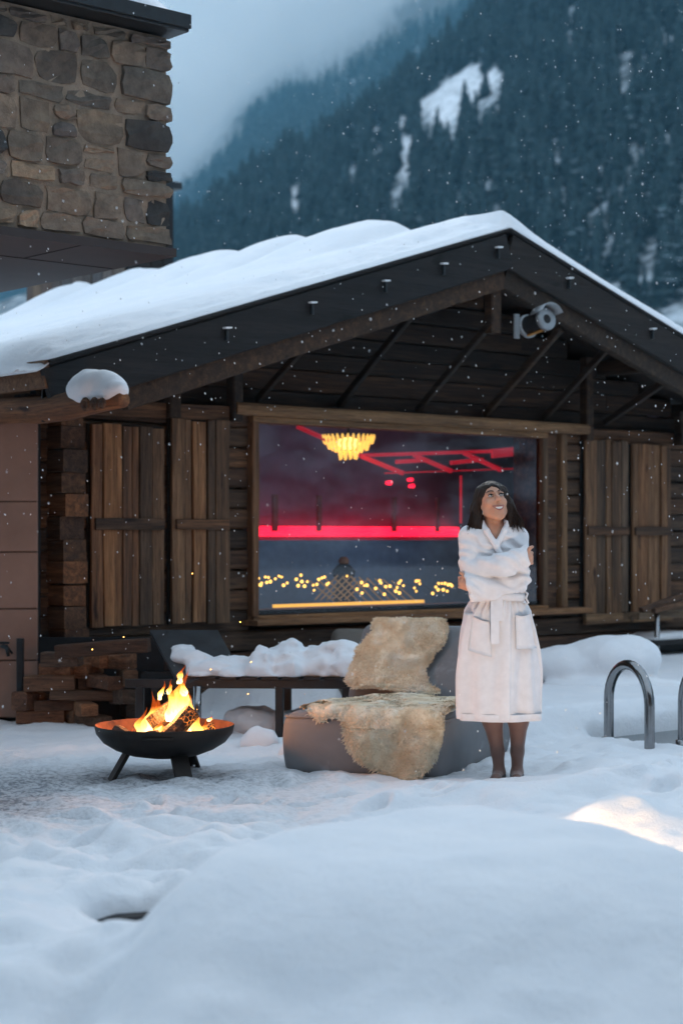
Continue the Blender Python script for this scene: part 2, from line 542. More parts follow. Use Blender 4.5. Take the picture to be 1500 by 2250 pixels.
xs = np.concatenate([np.linspace(-9, -3, 40, endpoint=False), np.linspace(-3, 3.6, 300, endpoint=False), np.linspace(3.6, 12, 50)])
ys = np.concatenate([np.linspace(-4, 2.6, 24, endpoint=False), np.linspace(2.6, 13.2, 420, endpoint=False), np.linspace(13.2, 30, 60)])
GX, GY = np.meshgrid(xs, ys, indexing='ij')
GZ = ground_h(GX, GY)
edge = np.minimum(np.minimum(GX+9, 12-GX), np.minimum(GY+4, 30-GY))
GZ = GZ - 0.6*sstep(0.8, 0.0, edge)
ground = mk('snow_ground', np.stack([GX, GY, GZ], -1).reshape(-1, 3), grid_faces(*GX.shape), M['ground_snow'], smooth=True)
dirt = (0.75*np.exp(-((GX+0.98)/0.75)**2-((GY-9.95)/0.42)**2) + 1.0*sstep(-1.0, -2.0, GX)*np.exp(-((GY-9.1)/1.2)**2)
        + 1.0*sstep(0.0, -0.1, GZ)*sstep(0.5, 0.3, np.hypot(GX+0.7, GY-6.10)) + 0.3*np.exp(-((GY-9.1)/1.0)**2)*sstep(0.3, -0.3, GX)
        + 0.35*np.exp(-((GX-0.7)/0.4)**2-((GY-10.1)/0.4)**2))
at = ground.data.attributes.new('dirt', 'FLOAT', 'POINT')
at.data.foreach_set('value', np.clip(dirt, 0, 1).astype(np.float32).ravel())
tag(ground, kind='structure')
tag(mk('pool_water', *box(1.6, 5.5, -4.6, -3.3, -0.4, -0.03), plain_mat('pool_water', (0.012, 0.02, 0.022), 0.08, 0, 0.1), loc=CAB, rot=(0, 0, A)), kind='structure')
# valley floor out to the mountains
tag(mk('valley_ground', [(-6000,-3000,-0.9),(6000,-3000,-0.9),(6000,7000,-0.9),(-6000,7000,-0.9)], [[0,1,2,3]], M['snow']), kind='structure')

# ------------------------------------------------------------------ mountain sides
def interp(xp, fp, x): return np.interp(x, xp, fp)
# near spur: crest 700 m away; far flank rising to 3.6 km
NC = (np.array([-400, -150, -66, -18, 9, 45, 63, 135, 300, 600.]), np.array([40, 88, 119, 152, 168, 199, 214, 285, 380, 450.]))
NY0, NY1 = 240.0, 700.0
def near_h(x, y):
    t = np.clip((y-NY0)/(NY1-NY0), 0, 1)
    c = interp(*NC, x*NY1/np.maximum(y, 50))
    return c*(t**1.05) + 4*fbm(x/40, y/40, 1.0, 3)*t - sstep(700, 900, y)*60 - 0.9
FC = (np.array([-3000, -900, -508, -342, -258, -175, -101, -46, 46, 138, 700, 3000.]), np.array([350, 420, 600, 724, 815, 912, 960, 1000, 1062, 1125, 1450, 1500.]))
FY0, FY1 = 650.0, 3600.0
def far_h(x, y):
    t = np.clip((y-FY0)/(FY1-FY0), 0, 1)
    c = interp(*FC, x*FY1/np.maximum(y, 50))
    return c*(0.25*t+0.75*t**0.8)*np.ones_like(x) + 14*fbm(x/160, y/160, 2.0, 4)*t - 0.9
def project(x, y, z):
    return 750+3900*x/y, 1180-3900*(z-CAM_H)/y
CLEAR = [[(905,240),(930,210),(975,185),(1030,140),(1060,140),(1062,165),(1092,148),(1114,185),(1085,205),(1050,225),(1010,240),(985,275),(960,290),(945,255)],
         [(868,262),(900,250),(906,330),(910,392),(880,396),(880,330)], [(808,290),(842,275),(840,312),(820,322)], [(632,425),(662,400),(668,425),(648,462),(632,470)],
         [(755,318),(785,310),(780,340),(760,345)]]
def in_poly(px, py, poly):
    r = np.zeros(np.shape(px), bool); n = len(poly)
    for i in range(n):
        (x0, y0), (x1, y1) = poly[i], poly[(i+1) % n]
        if y0 == y1: continue
        c = ((y0 > py) != (y1 > py)) & (px < (x1-x0)*(py-y0)/(y1-y0)+x0)
        r ^= c
    return r
def clearing(x, y, z):
    px, py = project(x, y, z)
    px = px + 9*vnoise(x/3, y/12, 0.3); py = py + 7*vnoise(x/4, y/12, 4.3)
    r = np.zeros(np.shape(px), bool)
    for p in CLEAR: r |= in_poly(px, py, p)
    return r

k = NT('hillside')
at_n = k.node('ShaderNodeAttribute'); at_n.attribute_name = 'open'
hv = k.coords(rnd=False)
hn = k.noise(hv, 0.12, 5, 0.7)
under = k.ramp(hn, [(0.42, (0.02, 0.032, 0.036)), (0.60, (0.55, 0.60, 0.64))])
rocky = k.ramp(k.noise(hv, 0.35, 4, 0.7), [(0.36, (0.18, 0.2, 0.2)), (0.5, (0.83, 0.85, 0.88))])
k.set(color=k.mix(at_n.outputs['Fac'], under, rocky), rough=0.9)
M['hill'] = k.m
def hillside(name, xs, ys, hf):
    X, Y = np.meshgrid(xs, ys, indexing='ij'); Z = hf(X, Y)
    o = mk(name, np.stack([X, Y, Z], -1).reshape(-1, 3), grid_faces(*X.shape), M['hill'], smooth=True)
    a = o.data.attributes.new('open', 'FLOAT', 'POINT')
    a.data.foreach_set('value', (clearing(X, Y, Z) if name == 'near_hillside' else np.zeros_like(X)).astype(np.float32).ravel())
    return tag(o, kind='structure')
hillside('near_hillside', np.linspace(-260, 330, 300), np.linspace(NY0-20, 900, 330), near_h)
# unseen dark slope added to the right for the window to reflect
def side_h(x, y):
    return np.clip((x-120)*0.55, 0, 260) + 6*fbm(x/30, y/30, 5.0, 3) - 0.9
hillside('reflected_slope', np.linspace(110, 800, 60), np.linspace(-700, 330, 90), side_h)
hillside('far_mountainside', np.linspace(-2600, 2600, 220), np.linspace(FY0, FY1+200, 160), far_h)

def spruce_template(levels, nb, seed, lowpoly=False):
    """unit-height spruce: drooping branch sprays, snow on some; returns verts, tris, material ids (0 needles, 1 snow, 2 trunk)"""
    r = np.random.default_rng(seed); V, F, Mi = [], [], []
    def tri(a, b, c, m): n = len(V); V.extend([a, b, c]); F.append((n, n+1, n+2)); Mi.append(m)
    for l in range(levels):
        t = l/levels
        z = 0.07 + 0.90*t**0.92
        R = 0.21*(1-t)**0.85*(0.8+0.4*r.random()) + 0.012
        n = max(4, int(nb*(1-0.55*t)))
        ph = r.random()*6.28
        for j in range(n):
            a = ph + 6.283*j/n + r.normal()*0.18
            rr = R*(0.6+0.6*r.random()); w = 0.75*rr*math.sin(math.pi/n)+0.016
            dz = -0.38*rr - 0.02*r.random()
            ca, sa = math.cos(a), math.sin(a)
            top = (0.0, 0.0, z+0.06+0.02*r.random())
            L = (ca*rr*0.75-sa*w, sa*rr*0.75+ca*w, z+dz*0.8); Rr = (ca*rr*0.75+sa*w, sa*rr*0.75-ca*w, z+dz*0.8)
            tip = (ca*rr, sa*rr, z+dz)
            sn = 1 if r.random() < 0.24 else 0
            tri(top, L, Rr, 0); tri(L, tip, Rr, sn)
            if not lowpoly and r.random() < 0.7:
                tri((ca*rr*0.3, sa*rr*0.3, z), (L[0], L[1], L[2]-0.035), (Rr[0], Rr[1], Rr[2]-0.035), 0)
    if not lowpoly:
        for j in range(4):
            a, b = 1.57*j, 1.57*(j+1)
            tri((0.014*math.cos(a), 0.014*math.sin(a), -0.03), (0.014*math.cos(b), 0.014*math.sin(b), -0.03), (0, 0, 0.95), 2)
    return np.array(V), np.array(F), np.array(Mi)

k = NT('spruce_needles')
nn = k.noise(k.coords(rnd=False), 0.35, 3, 0.6)
k.set(color=k.ramp(nn, [(0.3, (0.009, 0.026, 0.032)), (0.7, (0.024, 0.056, 0.062))]), rough=0.9)  # needles shifted to blue, part of the haze tint put into their colour
M['needles'] = k.m
M['tree_snow'] = plain_mat('tree_snow', (0.55, 0.66, 0.74), 0.9)
M['bark'] = plain_mat('spruce_bark', (0.05, 0.036, 0.028), 0.95)

def forest(name, pos, hts, templates, label):
    Vs, Fs, Ms, n = [], [], [], 0
    which = rng.integers(0, len(templates), len(pos)); ang = rng.random(len(pos))*6.283; wid = 0.8+0.5*rng.random(len(pos))
    for ti, (tv, tf, tm) in enumerate(templates):
        s = which == ti
        if not s.any(): continue
        c, q = np.cos(ang[s])[:, None], np.sin(ang[s])[:, None]; h = hts[s][:, None]; w = wid[s][:, None]
        X = (tv[:, 0]*c - tv[:, 1]*q)*h*w + pos[s, 0:1]; Y = (tv[:, 0]*q + tv[:, 1]*c)*h*w + pos[s, 1:2]; Z = tv[:, 2]*h + pos[s, 2:3]
        Vs.append(np.stack([X, Y, Z], -1).reshape(-1, 3))
        off = n + np.arange(s.sum())[:, None, None]*len(tv)
        Fs.append((tf[None]+off).reshape(-1, 3)); Ms.append(np.tile(tm, s.sum())); n += s.sum()*len(tv)
    me = bpy.data.meshes.new(name)
    V = np.concatenate(Vs).astype(np.float32); F = np.concatenate(Fs).astype(np.int32)
    me.vertices.add(len(V)); me.vertices.foreach_set('co', V.ravel())
    me.loops.add(F.size); me.loops.foreach_set('vertex_index', F.ravel())
    me.polygons.add(len(F)); me.polygons.foreach_set('loop_start', np.arange(0, F.size, 3, dtype=np.int32)); me.polygons.foreach_set('loop_total', np.full(len(F), 3, np.int32))
    for mm in ('needles', 'tree_snow', 'bark'): me.materials.append(M[mm])
    me.polygons.foreach_set('material_index', np.concatenate(Ms).astype(np.int32))
    me.update(calc_edges=True)
    o = bpy.data.objects.new(name, me); col.objects.link(o)
    return tag(o, label, 'forest', kind='stuff')

T_near = [spruce_template(13, 8, s) for s in range(4)]
T_far = [spruce_template(6, 5, s, True) for s in range(3)]
# near spur
n = 6500
fx = rng.uniform(-0.16, 0.225, n); fy = 250+450*np.sqrt(rng.uniform(0.02, 1, n))
X = fx*fy; Z = near_h(X, fy)
ok = ~clearing(X, fy, Z)
px, py = project(X, fy, Z)
ok &= (py < 900)
for up_ in (4.0, 8.0, 11.0):           # keep the clearing from being hidden by the trees just below it
    ok &= ~(clearing(X, fy, Z+up_) & (rng.random(n) < 0.9))
P = np.stack([X, fy, Z-0.3], 1)[ok][:3600]
forest('spruce_forest', P, rng.uniform(6, 13, len(P))*rng.uniform(0.9, 1.35, len(P)), T_near, 'dark spruce forest dusted with snow covering the near hillside')
# far flank
n = 15000
fx = rng.uniform(-0.20, 0.20, n); fy = 800+2800*rng.uniform(0, 1, n)**0.8
X = fx*fy; Z = far_h(X, fy)
P = np.stack([X, fy, Z-0.5], 1)
forest('misty_forest', P, rng.uniform(16, 27, len(P)), T_far, 'distant spruce forest fading into the mist on the mountainside')
# single spruces that stand out at the edge of the snowy clearing
def find_ground(pxx, pyy):
    ys_ = np.linspace(260, 699, 900); xs_ = (pxx-750)/3900*ys_
    _, pp = project(xs_, ys_, near_h(xs_, ys_))
    i = int(np.argmin(np.abs(pp-pyy))); return xs_[i], ys_[i], float(near_h(xs_[i], ys_[i]))
spots = [(842, 395, 13, 'tall narrow spruce left of the thin snow gully on the hillside'),
         (915, 345, 15, 'broad dark spruce standing directly below the snowy clearing'),
         (960, 300, 10, 'small spruce at the lower edge of the snowy clearing'),
         (1020, 255, 12, 'spruce cutting into the bottom right of the snowy clearing'),
         (1065, 215, 11, 'spruce splitting the snowy clearing into a large and a small patch'),
         (795, 350, 17, 'tallest pointed spruce to the left of the snowy clearing'),
         (690, 420, 14, 'spruce beside the small snow patch low on the hillside'),
         (1120, 235, 14, 'dark spruce at the right end of the snowy clearing'),
         (870, 270, 9, 'short spruce at the left tip of the snowy clearing')]
for i, (a, b, h, lab) in enumerate(spots):
    tv, tf, tm = T_near[i % 4]
    x, y, z = find_ground(a, b)
    root = empty('spruce_tree', (x, y, z-0.2), i*1.1)
    tag(root, lab, 'tree', 'spruces round the clearing')
    cf = tf[tm != 2]
    cr = mk('crown', tv*h*np.array([1.05, 1.05, 1]), cf, M['needles'], root)
    cr.data.materials.append(M['tree_snow']); cr.data.polygons.foreach_set('material_index', tm[tm != 2].astype(np.int32))
    mk('trunk', *tube([(0,0,-0.3), (0,0,h*0.5), (0,0,h*0.95)], [0.16, 0.09, 0.02], 6), M['bark'], root)

# the air
hz = NT('haze'); hz.n.remove(hz.b)
pv = hz.node('ShaderNodeVolumePrincipled'); pv.inputs['Color'].default_value = (0.34, 0.76, 1.0, 1); pv.inputs['Density'].default_value = 0.00017
pv.inputs['Anisotropy'].default_value = 0.0
hz.link(pv.outputs[0], hz.out.inputs['Volume'])
tag(mk('haze', *box(-3200, 3200, -800, 3900, -1.9, 1560), hz.m), 'pale evening mist hanging over the valley and mountainside', 'haze', kind='stuff')

# bank of low cloud lying along the far ridge
CF_ = Field((-420, 1750, 250), (330, 2750, 1000), 18.0)
for (a, b, r1) in ((300, 430, 120), (360, 360, 110), (430, 280, 105), (500, 205, 100), (570, 130, 95), (650, 70, 90), (740, 20, 85), (840, -40, 90), (930, -60, 80), (900, 60, 60), (960, 40, 60)):
    CF_.ell(((a-750)/3900*2250, 2250+rng.uniform(-60, 60), CAM_H+(1180-b)/3900*2250), (r1*1.05, r1*2.2, r1*0.85), 60.0)
CF_.op(lambda x, y, z: 55*fbm(x/110, y/160, z/80, 4), (-420, 1750, 250), (330, 2750, 1000), mode='disp')
V, F = CF_.mesh()
cm = NT('cloud'); cm.n.remove(cm.b)
pv = cm.node('ShaderNodeVolumePrincipled'); pv.inputs['Color'].default_value = (1, 1, 1, 1); pv.inputs['Density'].default_value = 0.0045; pv.inputs['Anisotropy'].default_value = 0.2
cm.link(pv.outputs[0], cm.out.inputs['Volume'])
tag(mk('cloud_bank', smooth_mesh(V, F, 3), F, cm.m, None, True), 'white bank of mist drifting along the ridge of the mountain', 'cloud', kind='stuff')

# ================================================================== LOG CABIN (local: x along the front, y into the house)
cabin = empty('log_cabin', CAB, A)
tag(cabin, 'dark weathered log cabin with a snowy gable roof and a wide picture window', 'cabin')
W, DEP = 8.0, 6.0
APX, APZ, SL = 4.02, 4.02, 0.314          # ridge position, height of roof top edge, pitch
OV = -1.0                                  # front edge of the overhanging roof
def roof_z(u): return APZ - SL*abs(u-APX)
WU0, WU1, WZ0, WZ1 = 1.96, 5.46, 0.72, 2.30   # window opening

def sub(name, V, F, mat, parent=cabin, smooth=False): return mk(name, V, F, mat, parent, smooth)

# log walls: every log its own piece
wall = sub('front_wall', *box(0.02, W-0.02, 0.12, 0.2, 0.0, 2.5), M['dark'])
# cut the opening out of the dark lining by building it from four pieces
wall.data.clear_geometry()
mb = MB()
for b in ((0.02, WU0-0.005, 0.12, 0.2, 0.0, 2.5), (WU1+0.005, W-0.02, 0.12, 0.2, 0.0, 2.5), (WU0-0.1, WU1+0.1, 0.12, 0.2, 0.0, WZ0-0.08), (WU0-0.1, WU1+0.1, 0.12, 0.2, WZ1+0.08, 2.5)):
    mb.add(*box(*b))
wall.data.from_pydata(mb.v, [], mb.f); wall.data.update()
RH = 0.168
z = 0.08; row = 0
while z < 2.42:
    pro = 0.24 if row % 2 == 0 else 0.16
    zc = z+RH/2
    jit = 0.006
    if zc+RH/2 > WZ0-0.06 and zc-RH/2 < WZ1+0.06:
        spans = [(-pro, WU0-0.02), (WU1+0.02, W+pro)]
    else:
        spans = [(-pro, W+pro)]
    for (a, b) in spans:
        sub('log', *bar((a, 0.04, zc), (b, 0.04, zc), 0.19, RH-0.010, 4, jit, 0.014), M['log'], wall)
    z += RH; row += 1
side = sub('side_wall', *box(0.13, 0.22, 0.2, DEP, 0.0, 2.5), M['dark'])
z = 0.0; row = 0
while z < 2.42:
    zc = z+RH/2 + (RH/2 if False else 0)
    pro = -0.27 + random.uniform(-0.03, 0.03)
    sub('log', *bar((0.12, pro, zc), (0.12, DEP, zc), 0.2, RH-0.004, 3, 0.007, 0.008), M['logend'], side)
    z += RH; row += 1
right = sub('side_wall', *box(W-0.2, W-0.05, 0.2, DEP, 0.0, 2.5), M['log'])
back = sub('back_wall', *box(0.22, W-0.2, DEP-0.1, DEP, 0.0, 2.6), M['log'])

# gable boards, horizontal
gab = sub('gable_wall', [(0.3, 0.14, 2.45), (W-0.3, 0.14, 2.45), (APX, 0.14, roof_z(APX)-0.2), (0.3, 0.2, 2.45), (W-0.3, 0.2, 2.45), (APX, 0.2, roof_z(APX)-0.2)],
          [[0,1,2],[5,4,3],[0,3,4,1],[1,4,5,2],[2,5,3,0]], M['dark'])
z = 2.43
while z < 3.72:
    h = random.uniform(0.15, 0.2)
    half = (APZ-0.16-(z+h*0.7))/SL
    if half < 0.3: break
    a, b = max(0.05, APX-half), min(W-0.05, APX+half)
    brk = random.uniform(a+0.5, b-0.5) if b-a > 2 else b
    for (p, q) in ((a, brk-0.004), (brk+0.004, b)):
        if q-p > 0.1:
            o = random.uniform(0, 0.02)
            sub('board', *bar((p, 0.10+o, z+h/2), (q, 0.10+o, z+h/2), 0.05, h-0.012, 2, 0.003, 0.008), M['gable'], gab)
    z += h

# roof: two slabs with boarding under, barge boards, inner rakes
roof = sub('roof', *box(0.5, 0.52, DEP-0.05, DEP-0.03, 2.6, 2.62), M['beam'])
roof.data.clear_geometry()
mb = MB()
E0 = -0.55
for s in (-1, 1):
    ue = APX + s*(APX-E0)
    pts = []
    for (u, dz) in ((APX, -0.02), (ue, -0.02), (ue, -0.085), (APX, -0.085)):
        pts.append((u, roof_z(u)+dz))
    V = [(u, OV+0.05, zz) for (u, zz) in pts] + [(u, DEP+0.2, zz) for (u, zz) in pts]
    Fq = [[0,1,2,3],[7,6,5,4],[0,4,5,1],[1,5,6,2],[2,6,7,3],[3,7,4,0]]
    if s < 0: Fq = [q[::-1] for q in Fq]
    mb.add(V, Fq)
roof.data.from_pydata(mb.v, [], mb.f); roof.data.update()
for s in (-1, 1):
    ue = APX + s*(APX-E0+0.02)
    dn = Vector((-s*SL, 0, 0))
    def rk(v, dz, w, t, nm, mat, u0=APX, u1=None, jit=0.003, seg=5):
        u1 = ue if u1 is None else u1
        a = Vector((u0 + s*0.004, v, roof_z(u0)+dz)); b = Vector((u1, v, roof_z(u1)+dz))
        return sub(nm, *bar(a, b, w, t, seg, jit, 0.01, up=(0, 0, 1)), mat, roof)
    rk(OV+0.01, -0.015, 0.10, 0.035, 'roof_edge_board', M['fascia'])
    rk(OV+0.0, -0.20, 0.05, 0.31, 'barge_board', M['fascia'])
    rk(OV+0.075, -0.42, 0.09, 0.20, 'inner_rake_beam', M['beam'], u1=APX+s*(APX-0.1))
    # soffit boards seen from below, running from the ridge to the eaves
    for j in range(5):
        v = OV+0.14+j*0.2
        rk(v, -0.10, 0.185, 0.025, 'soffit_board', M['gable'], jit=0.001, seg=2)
# purlins through the gable
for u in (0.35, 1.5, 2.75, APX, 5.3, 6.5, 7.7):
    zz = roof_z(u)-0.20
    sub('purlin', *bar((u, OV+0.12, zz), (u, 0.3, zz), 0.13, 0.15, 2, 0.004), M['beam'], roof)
# slanting struts between the wall and the roof front
for u in (1.2, 2.1, 3.0, 3.93, 4.8, 5.6, 6.5):
    zt = min(3.22, roof_z(u)-0.30)
    sub('strut', *bar((u, 0.04, 2.50), (u, OV+0.1, zt), 0.05, 0.06, 2, 0.004), M['beam'], roof)
# king post at the gable tip
sub('king_post', *bar((APX-0.05, OV+0.13, 3.12), (APX-0.05, OV+0.13, APZ-0.12), 0.12, 0.1, 2, 0.003), M['beam'], roof)
# posts carrying the roof front (dark, against the wall)
for u in (1.12, 1.74, 6.05, 7.5):
    sub('bracket_post', *bar((u, -0.12, 2.30), (u, -0.12, roof_z(u)-0.28), 0.11, 0.1, 2, 0.004), M['beam'], roof)
# snow hooks on the barge board
for (u, dz) in ((0.95, -0.17), (1.78, -0.17), (2.55, -0.17), (3.2, -0.17), (3.85, -0.17), (4.75, -0.17), (5.9, -0.17)):
    b = sub('bolt', *bar((u, OV-0.05, roof_z(u)+dz-0.06), (u, OV-0.05, roof_z(u)+dz+0.02), 0.022, 0.03, 1, 0), M['darkmetal'], roof)
    sub('bolt_plate', *bar((u-0.03, OV-0.06, roof_z(u)+dz+0.03), (u+0.03, OV-0.06, roof_z(u)+dz+0.035), 0.04, 0.012, 1, 0), M['snow'], roof)
# left eave board
sub('eave_board', *bar((E0-0.03, OV-0.02, roof_z(E0)-0.10), (E0-0.03, DEP+0.2, roof_z(E0)-0.10), 0.04, 0.2, 4, 0.003), M['trim'], roof)

# picture window
win = sub('window', *bar((WU0-0.03, -0.08, WZ0-0.035), (WU1+0.03, -0.08, WZ0-0.035), 0.1, 0.05, 3, 0.002), M['trim'])
sub('top_rail', *bar((WU0-0.03, -0.08, WZ1+0.03), (WU1+0.03, -0.08, WZ1+0.03), 0.09, 0.055, 3, 0.002), M['trim'], win)
sub('stile', *bar((WU0-0.0, -0.08, WZ0-0.01), (WU0-0.0, -0.08, WZ1+0.002), 0.09, 0.07, 3, 0.002, up=(1,0,0)), M['trimz'], win)
sub('stile', *bar((WU1+0.0, -0.08, WZ0-0.01), (WU1+0.0, -0.08, WZ1+0.002), 0.09, 0.07, 3, 0.002, up=(1,0,0)), M['trimz'], win)
sub('jamb', *bar((WU1+0.27, -0.075, WZ0-0.06), (WU1+0.27, -0.075, WZ1+0.05), 0.1, 0.09, 3, 0.003, up=(1,0,0)), M['trimz'], win)
sub('jamb_filler', *bar((WU1+0.13, -0.05, WZ0-0.04), (WU1+0.13, -0.05, WZ1+0.05), 0.06, 0.15, 2, 0.002, up=(1,0,0)), M['log'], win)
sub('lintel', *bar((1.72, -0.12, 2.405), (6.02, -0.12, 2.405), 0.14, 0.095, 5, 0.004, 0.02), M['trim'], win)
sub('sill', *bar((WU0-0.10, -0.16, 0.655), (WU1+0.5, -0.16, 0.655), 0.22, 0.05, 5, 0.004, 0.012), M['trim'], win)
sub('sill_rail', *bar((WU0+0.02, -0.05, WZ0+0.012), (WU1-0.02, -0.05, WZ0+0.012), 0.05, 0.045, 2, 0.0), M['fascia'], win)
gl = NT('window_glass'); gl.n.remove(gl.b)
tr = gl.node('ShaderNodeBsdfTransparent'); tr.inputs[0].default_value = (0.9, 0.93, 0.95, 1)
gs = gl.node('ShaderNodeBsdfGlossy'); gs.inputs['Roughness'].default_value = 0.02
gs.inputs['Color'].default_value = (0.85, 0.92, 1.0, 1)
fr = gl.node('ShaderNodeFresnel'); fr.inputs[0].default_value = 1.65
mx = gl.node('ShaderNodeMixShader'); gl.link(fr.outputs[0], mx.inputs[0]); gl.link(tr.outputs[0], mx.inputs[1]); gl.link(gs.outputs[0], mx.inputs[2]); gl.link(mx.outputs[0], gl.out.inputs[0])
sub('glass_pane', [(WU0+0.02, -0.075, WZ0), (WU1-0.02, -0.075, WZ0), (WU1-0.02, -0.075, WZ1), (WU0+0.02, -0.075, WZ1)], [[0,1,2,3]], gl.m, win)

for (a_, b_) in ((WU0-0.05, WU0+0.0), (WU1-0.0, WU1+0.05)):
    sub('reveal', *box(a_, b_, 0.0, 0.3, WZ0-0.05, WZ1+0.05), M['log'], win)
# shutters of upright planks
def shutter(u0, u1, z0, z1, ws, mid, v=-0.10):
    t = sub('shutter', *box(u0, u1, v+0.03, v+0.05, z0+0.01, z1-0.01), M['fascia'])
    tot = sum(ws); u = u0
    for w in ws:
        ww = (u1-u0)*w/tot
        o = random.uniform(-0.012, 0.014)
        sub('plank', *bar((u+ww/2, v+o, z0+random.uniform(0, 0.02)), (u+ww/2, v+o, z1-random.uniform(0, 0.03)), 0.034, ww-0.010, 3, 0.003, 0.006, up=(1,0,0)), M['plank'], t)
        u += ww
    if mid:
        sub('cross_board', *bar((u0+0.03, v-0.035, mid), (u1-0.03, v-0.035, mid), 0.03, 0.085, 2, 0.004), M['log'], t)
    return t
shutter(0.36, 1.06, 0.66, 2.24, [0.7, 1.1, 0.6, 0.45, 0.8, 0.8], 1.46)
shutter(1.10, 1.68, 0.66, 2.31, [0.9, 0.5, 0.9, 0.55, 1.0], 1.46, -0.12)
shutter(6.02, 6.68, 0.60, 2.32, [1.1, 0.9, 0.5, 0.9, 0.7], 1.42)
shutter(6.73, 7.36, 0.60, 2.30, [0.6, 1.0, 1.2, 0.6, 0.5], 1.42)
sub('shutter_foot', *bar((6.02, -0.12, 0.56), (6.68, -0.12, 0.56), 0.04, 0.1, 2, 0.003), M['trim'])
sub('shutter_foot', *bar((6.73, -0.12, 0.56), (7.36, -0.12, 0.56), 0.04, 0.1, 2, 0.003), M['trim'])
sub('head_board', *bar((0.2, -0.09, 2.36), (1.70, -0.09, 2.36), 0.05, 0.12, 3, 0.003), M['log'])

# the room behind the glass
room = sub('room_lining', *box(WU0-0.1, WU1+0.1, 3.2, 3.25, 0.2, 2.9), plain_mat('room_wall', (0.20, 0.15, 0.26), 0.7, 0, 0.2, 3))
room.data.clear_geometry()
mb = MB()
for b in ((1.2, 7.7, 2.0, 2.06, 0.2, 3.0), (1.14, 1.2, 0.22, 2.06, 0.2, 3.0), (7.7, 7.76, 0.22, 2.06, 0.2, 3.0), (1.2, 7.7, 0.22, 2.0, 0.14, 0.2), (1.2, 7.7, 0.22, 2.0, 2.62, 2.68)):
    mb.add(*box(*b))
room.data.from_pydata(mb.v, [], mb.f); room.data.update()
M['roomwood'] = plain_mat('dark_room_timber', (0.16, 0.13, 0.12), 0.6)
for u in (2.0, 2.9, 3.8, 4.7, 5.6, 6.5, 7.3):
    sub('ceiling_joist', *bar((u, 0.3, 2.56), (u, 1.98, 2.50), 0.07, 0.1, 1), M['roomwood'], room)
sub('ceiling_beam', *bar((1.22, 1.2, 2.46), (7.68, 1.2, 2.46), 0.09, 0.12, 1), M['roomwood'], room)
# low counter, its blue standing in for the reflection low in the glass
sub('counter', *box(1.3, 7.65, 1.5, 1.98, 0.2, 1.33), plain_mat('reflection_blue', (0.22, 0.36, 0.58), 0.7, 0, 0.1), room)

# roof snow: one drift, thick and wavy on the left pitch, thin on the right
us = np.concatenate([np.linspace(E0-0.12, APX, 92), np.linspace(APX, 2*APX-E0+0.05, 60)[1:]])
vs = np.concatenate([np.linspace(OV-0.03, OV+0.6, 24), np.linspace(OV+0.6, DEP+0.25, 110)[1:]])
UU, VV = np.meshgrid(us, vs, indexing='ij')
rz = APZ - SL*np.abs(UU-APX)
VL = np.array([-1.7, 0.2, 1.5, 2.45, 3.9, 5.4, 6.55])       # hollows between the snow cushions
_i = np.clip(np.searchsorted(VL, VV)-1, 0, 5); _t = (VV-VL[_i])/(VL[_i+1]-VL[_i])
lump = np.sin(math.pi*np.clip(_t, 0, 1))**0.6*(0.25+0.75*sstep(0.1, 0.4, VV))
dl = UU-(E0-0.12); dv = VV-(OV-0.03); db = (DEP+0.25)-VV; dr = (2*APX-E0+0.05)-UU
near_ridge = np.exp(-((UU-APX+0.15)/(0.6+0.4*sstep(5.0, 3.0, VV)))**2)
th = np.where(UU < APX, (0.13 - 0.04*sstep(3.0, 5.5, VV)) + 0.19*near_ridge*lump + 0.03*fbm(UU*0.8, VV*0.8, 3.0, 3), 0.13)
th = np.where(UU >= APX, 0.11+(0.02+0.16*lump)*np.exp(-((UU-APX)/0.35)**2), th)
front = np.clip(dv/0.55, 0, 1)
prof = np.where(UU < APX, 0.30*sstep(0, 0.05, dv) + 0.70*sstep(0.12, 0.62, dv+0.05*fbm(UU*5, VV*5, 1, 3)), sstep(0, 0.10, dv)**0.5)
rough_edge = 0.06*np.abs(fbm(UU*9, VV*9, 2.0, 3))*np.exp(-((dv-0.25)/0.17)**2)*(UU < APX)
th = th*prof*np.sqrt(np.clip(dl/0.28, 0, 1))*np.sqrt(np.clip(db/0.4, 0, 1))*np.sqrt(np.clip(dr/0.3, 0, 1)) + rough_edge
droop = -0.05*np.exp(-(dl/0.10)**2)
top = rz + th + 0.003 + droop + 0.02*fbm(UU*3, VV*3, 4.0, 4)*prof
V, F = heap(UU, VV, top, rz-0.004+np.minimum(droop, 0))
rs = mk('roof_snow', V, F, M['snow'], None, True, CAB, (0, 0, A))
tag(rs, 'thick wavy blanket of snow lying on the cabin roof', 'snow', kind='stuff')

# carved log gutter at the left eave with its cap of snow
gut = empty('carved_log_gutter', (*to_xy(-0.52, -1.86), 2.26), A)
tag(gut, 'carved hollow log gutter jutting out under the left eave', 'gutter')
pts, rad = [], []
for i in range(22):
    t = i/21
    pts.append((0.02*math.sin(t*9), t*4.6, 0.012*math.sin(t*23))); rad.append(0.095*(0.55+0.45*min(1, t*9)) + 0.008*math.sin(t*60)*math.exp(-t*4))
mk('log_channel', *tube(pts, rad, 12), M['logend'], gut, True)
for i, (y, r) in enumerate(((0.10, 0.035), (0.19, 0.045), (0.30, 0.05))):      # carved scrolls
    sp = [(-0.085+0.02*math.cos(a*0.9)*r*8*(1-a/14)*0.1-0.012, y+r*(1-a/13)*math.cos(a), -0.025+r*(1-a/13)*math.sin(a)) for a in np.linspace(0, 11, 20)]
    mk('carved_scroll', *tube(sp, 0.013, 6), M['logend'], gut, True)
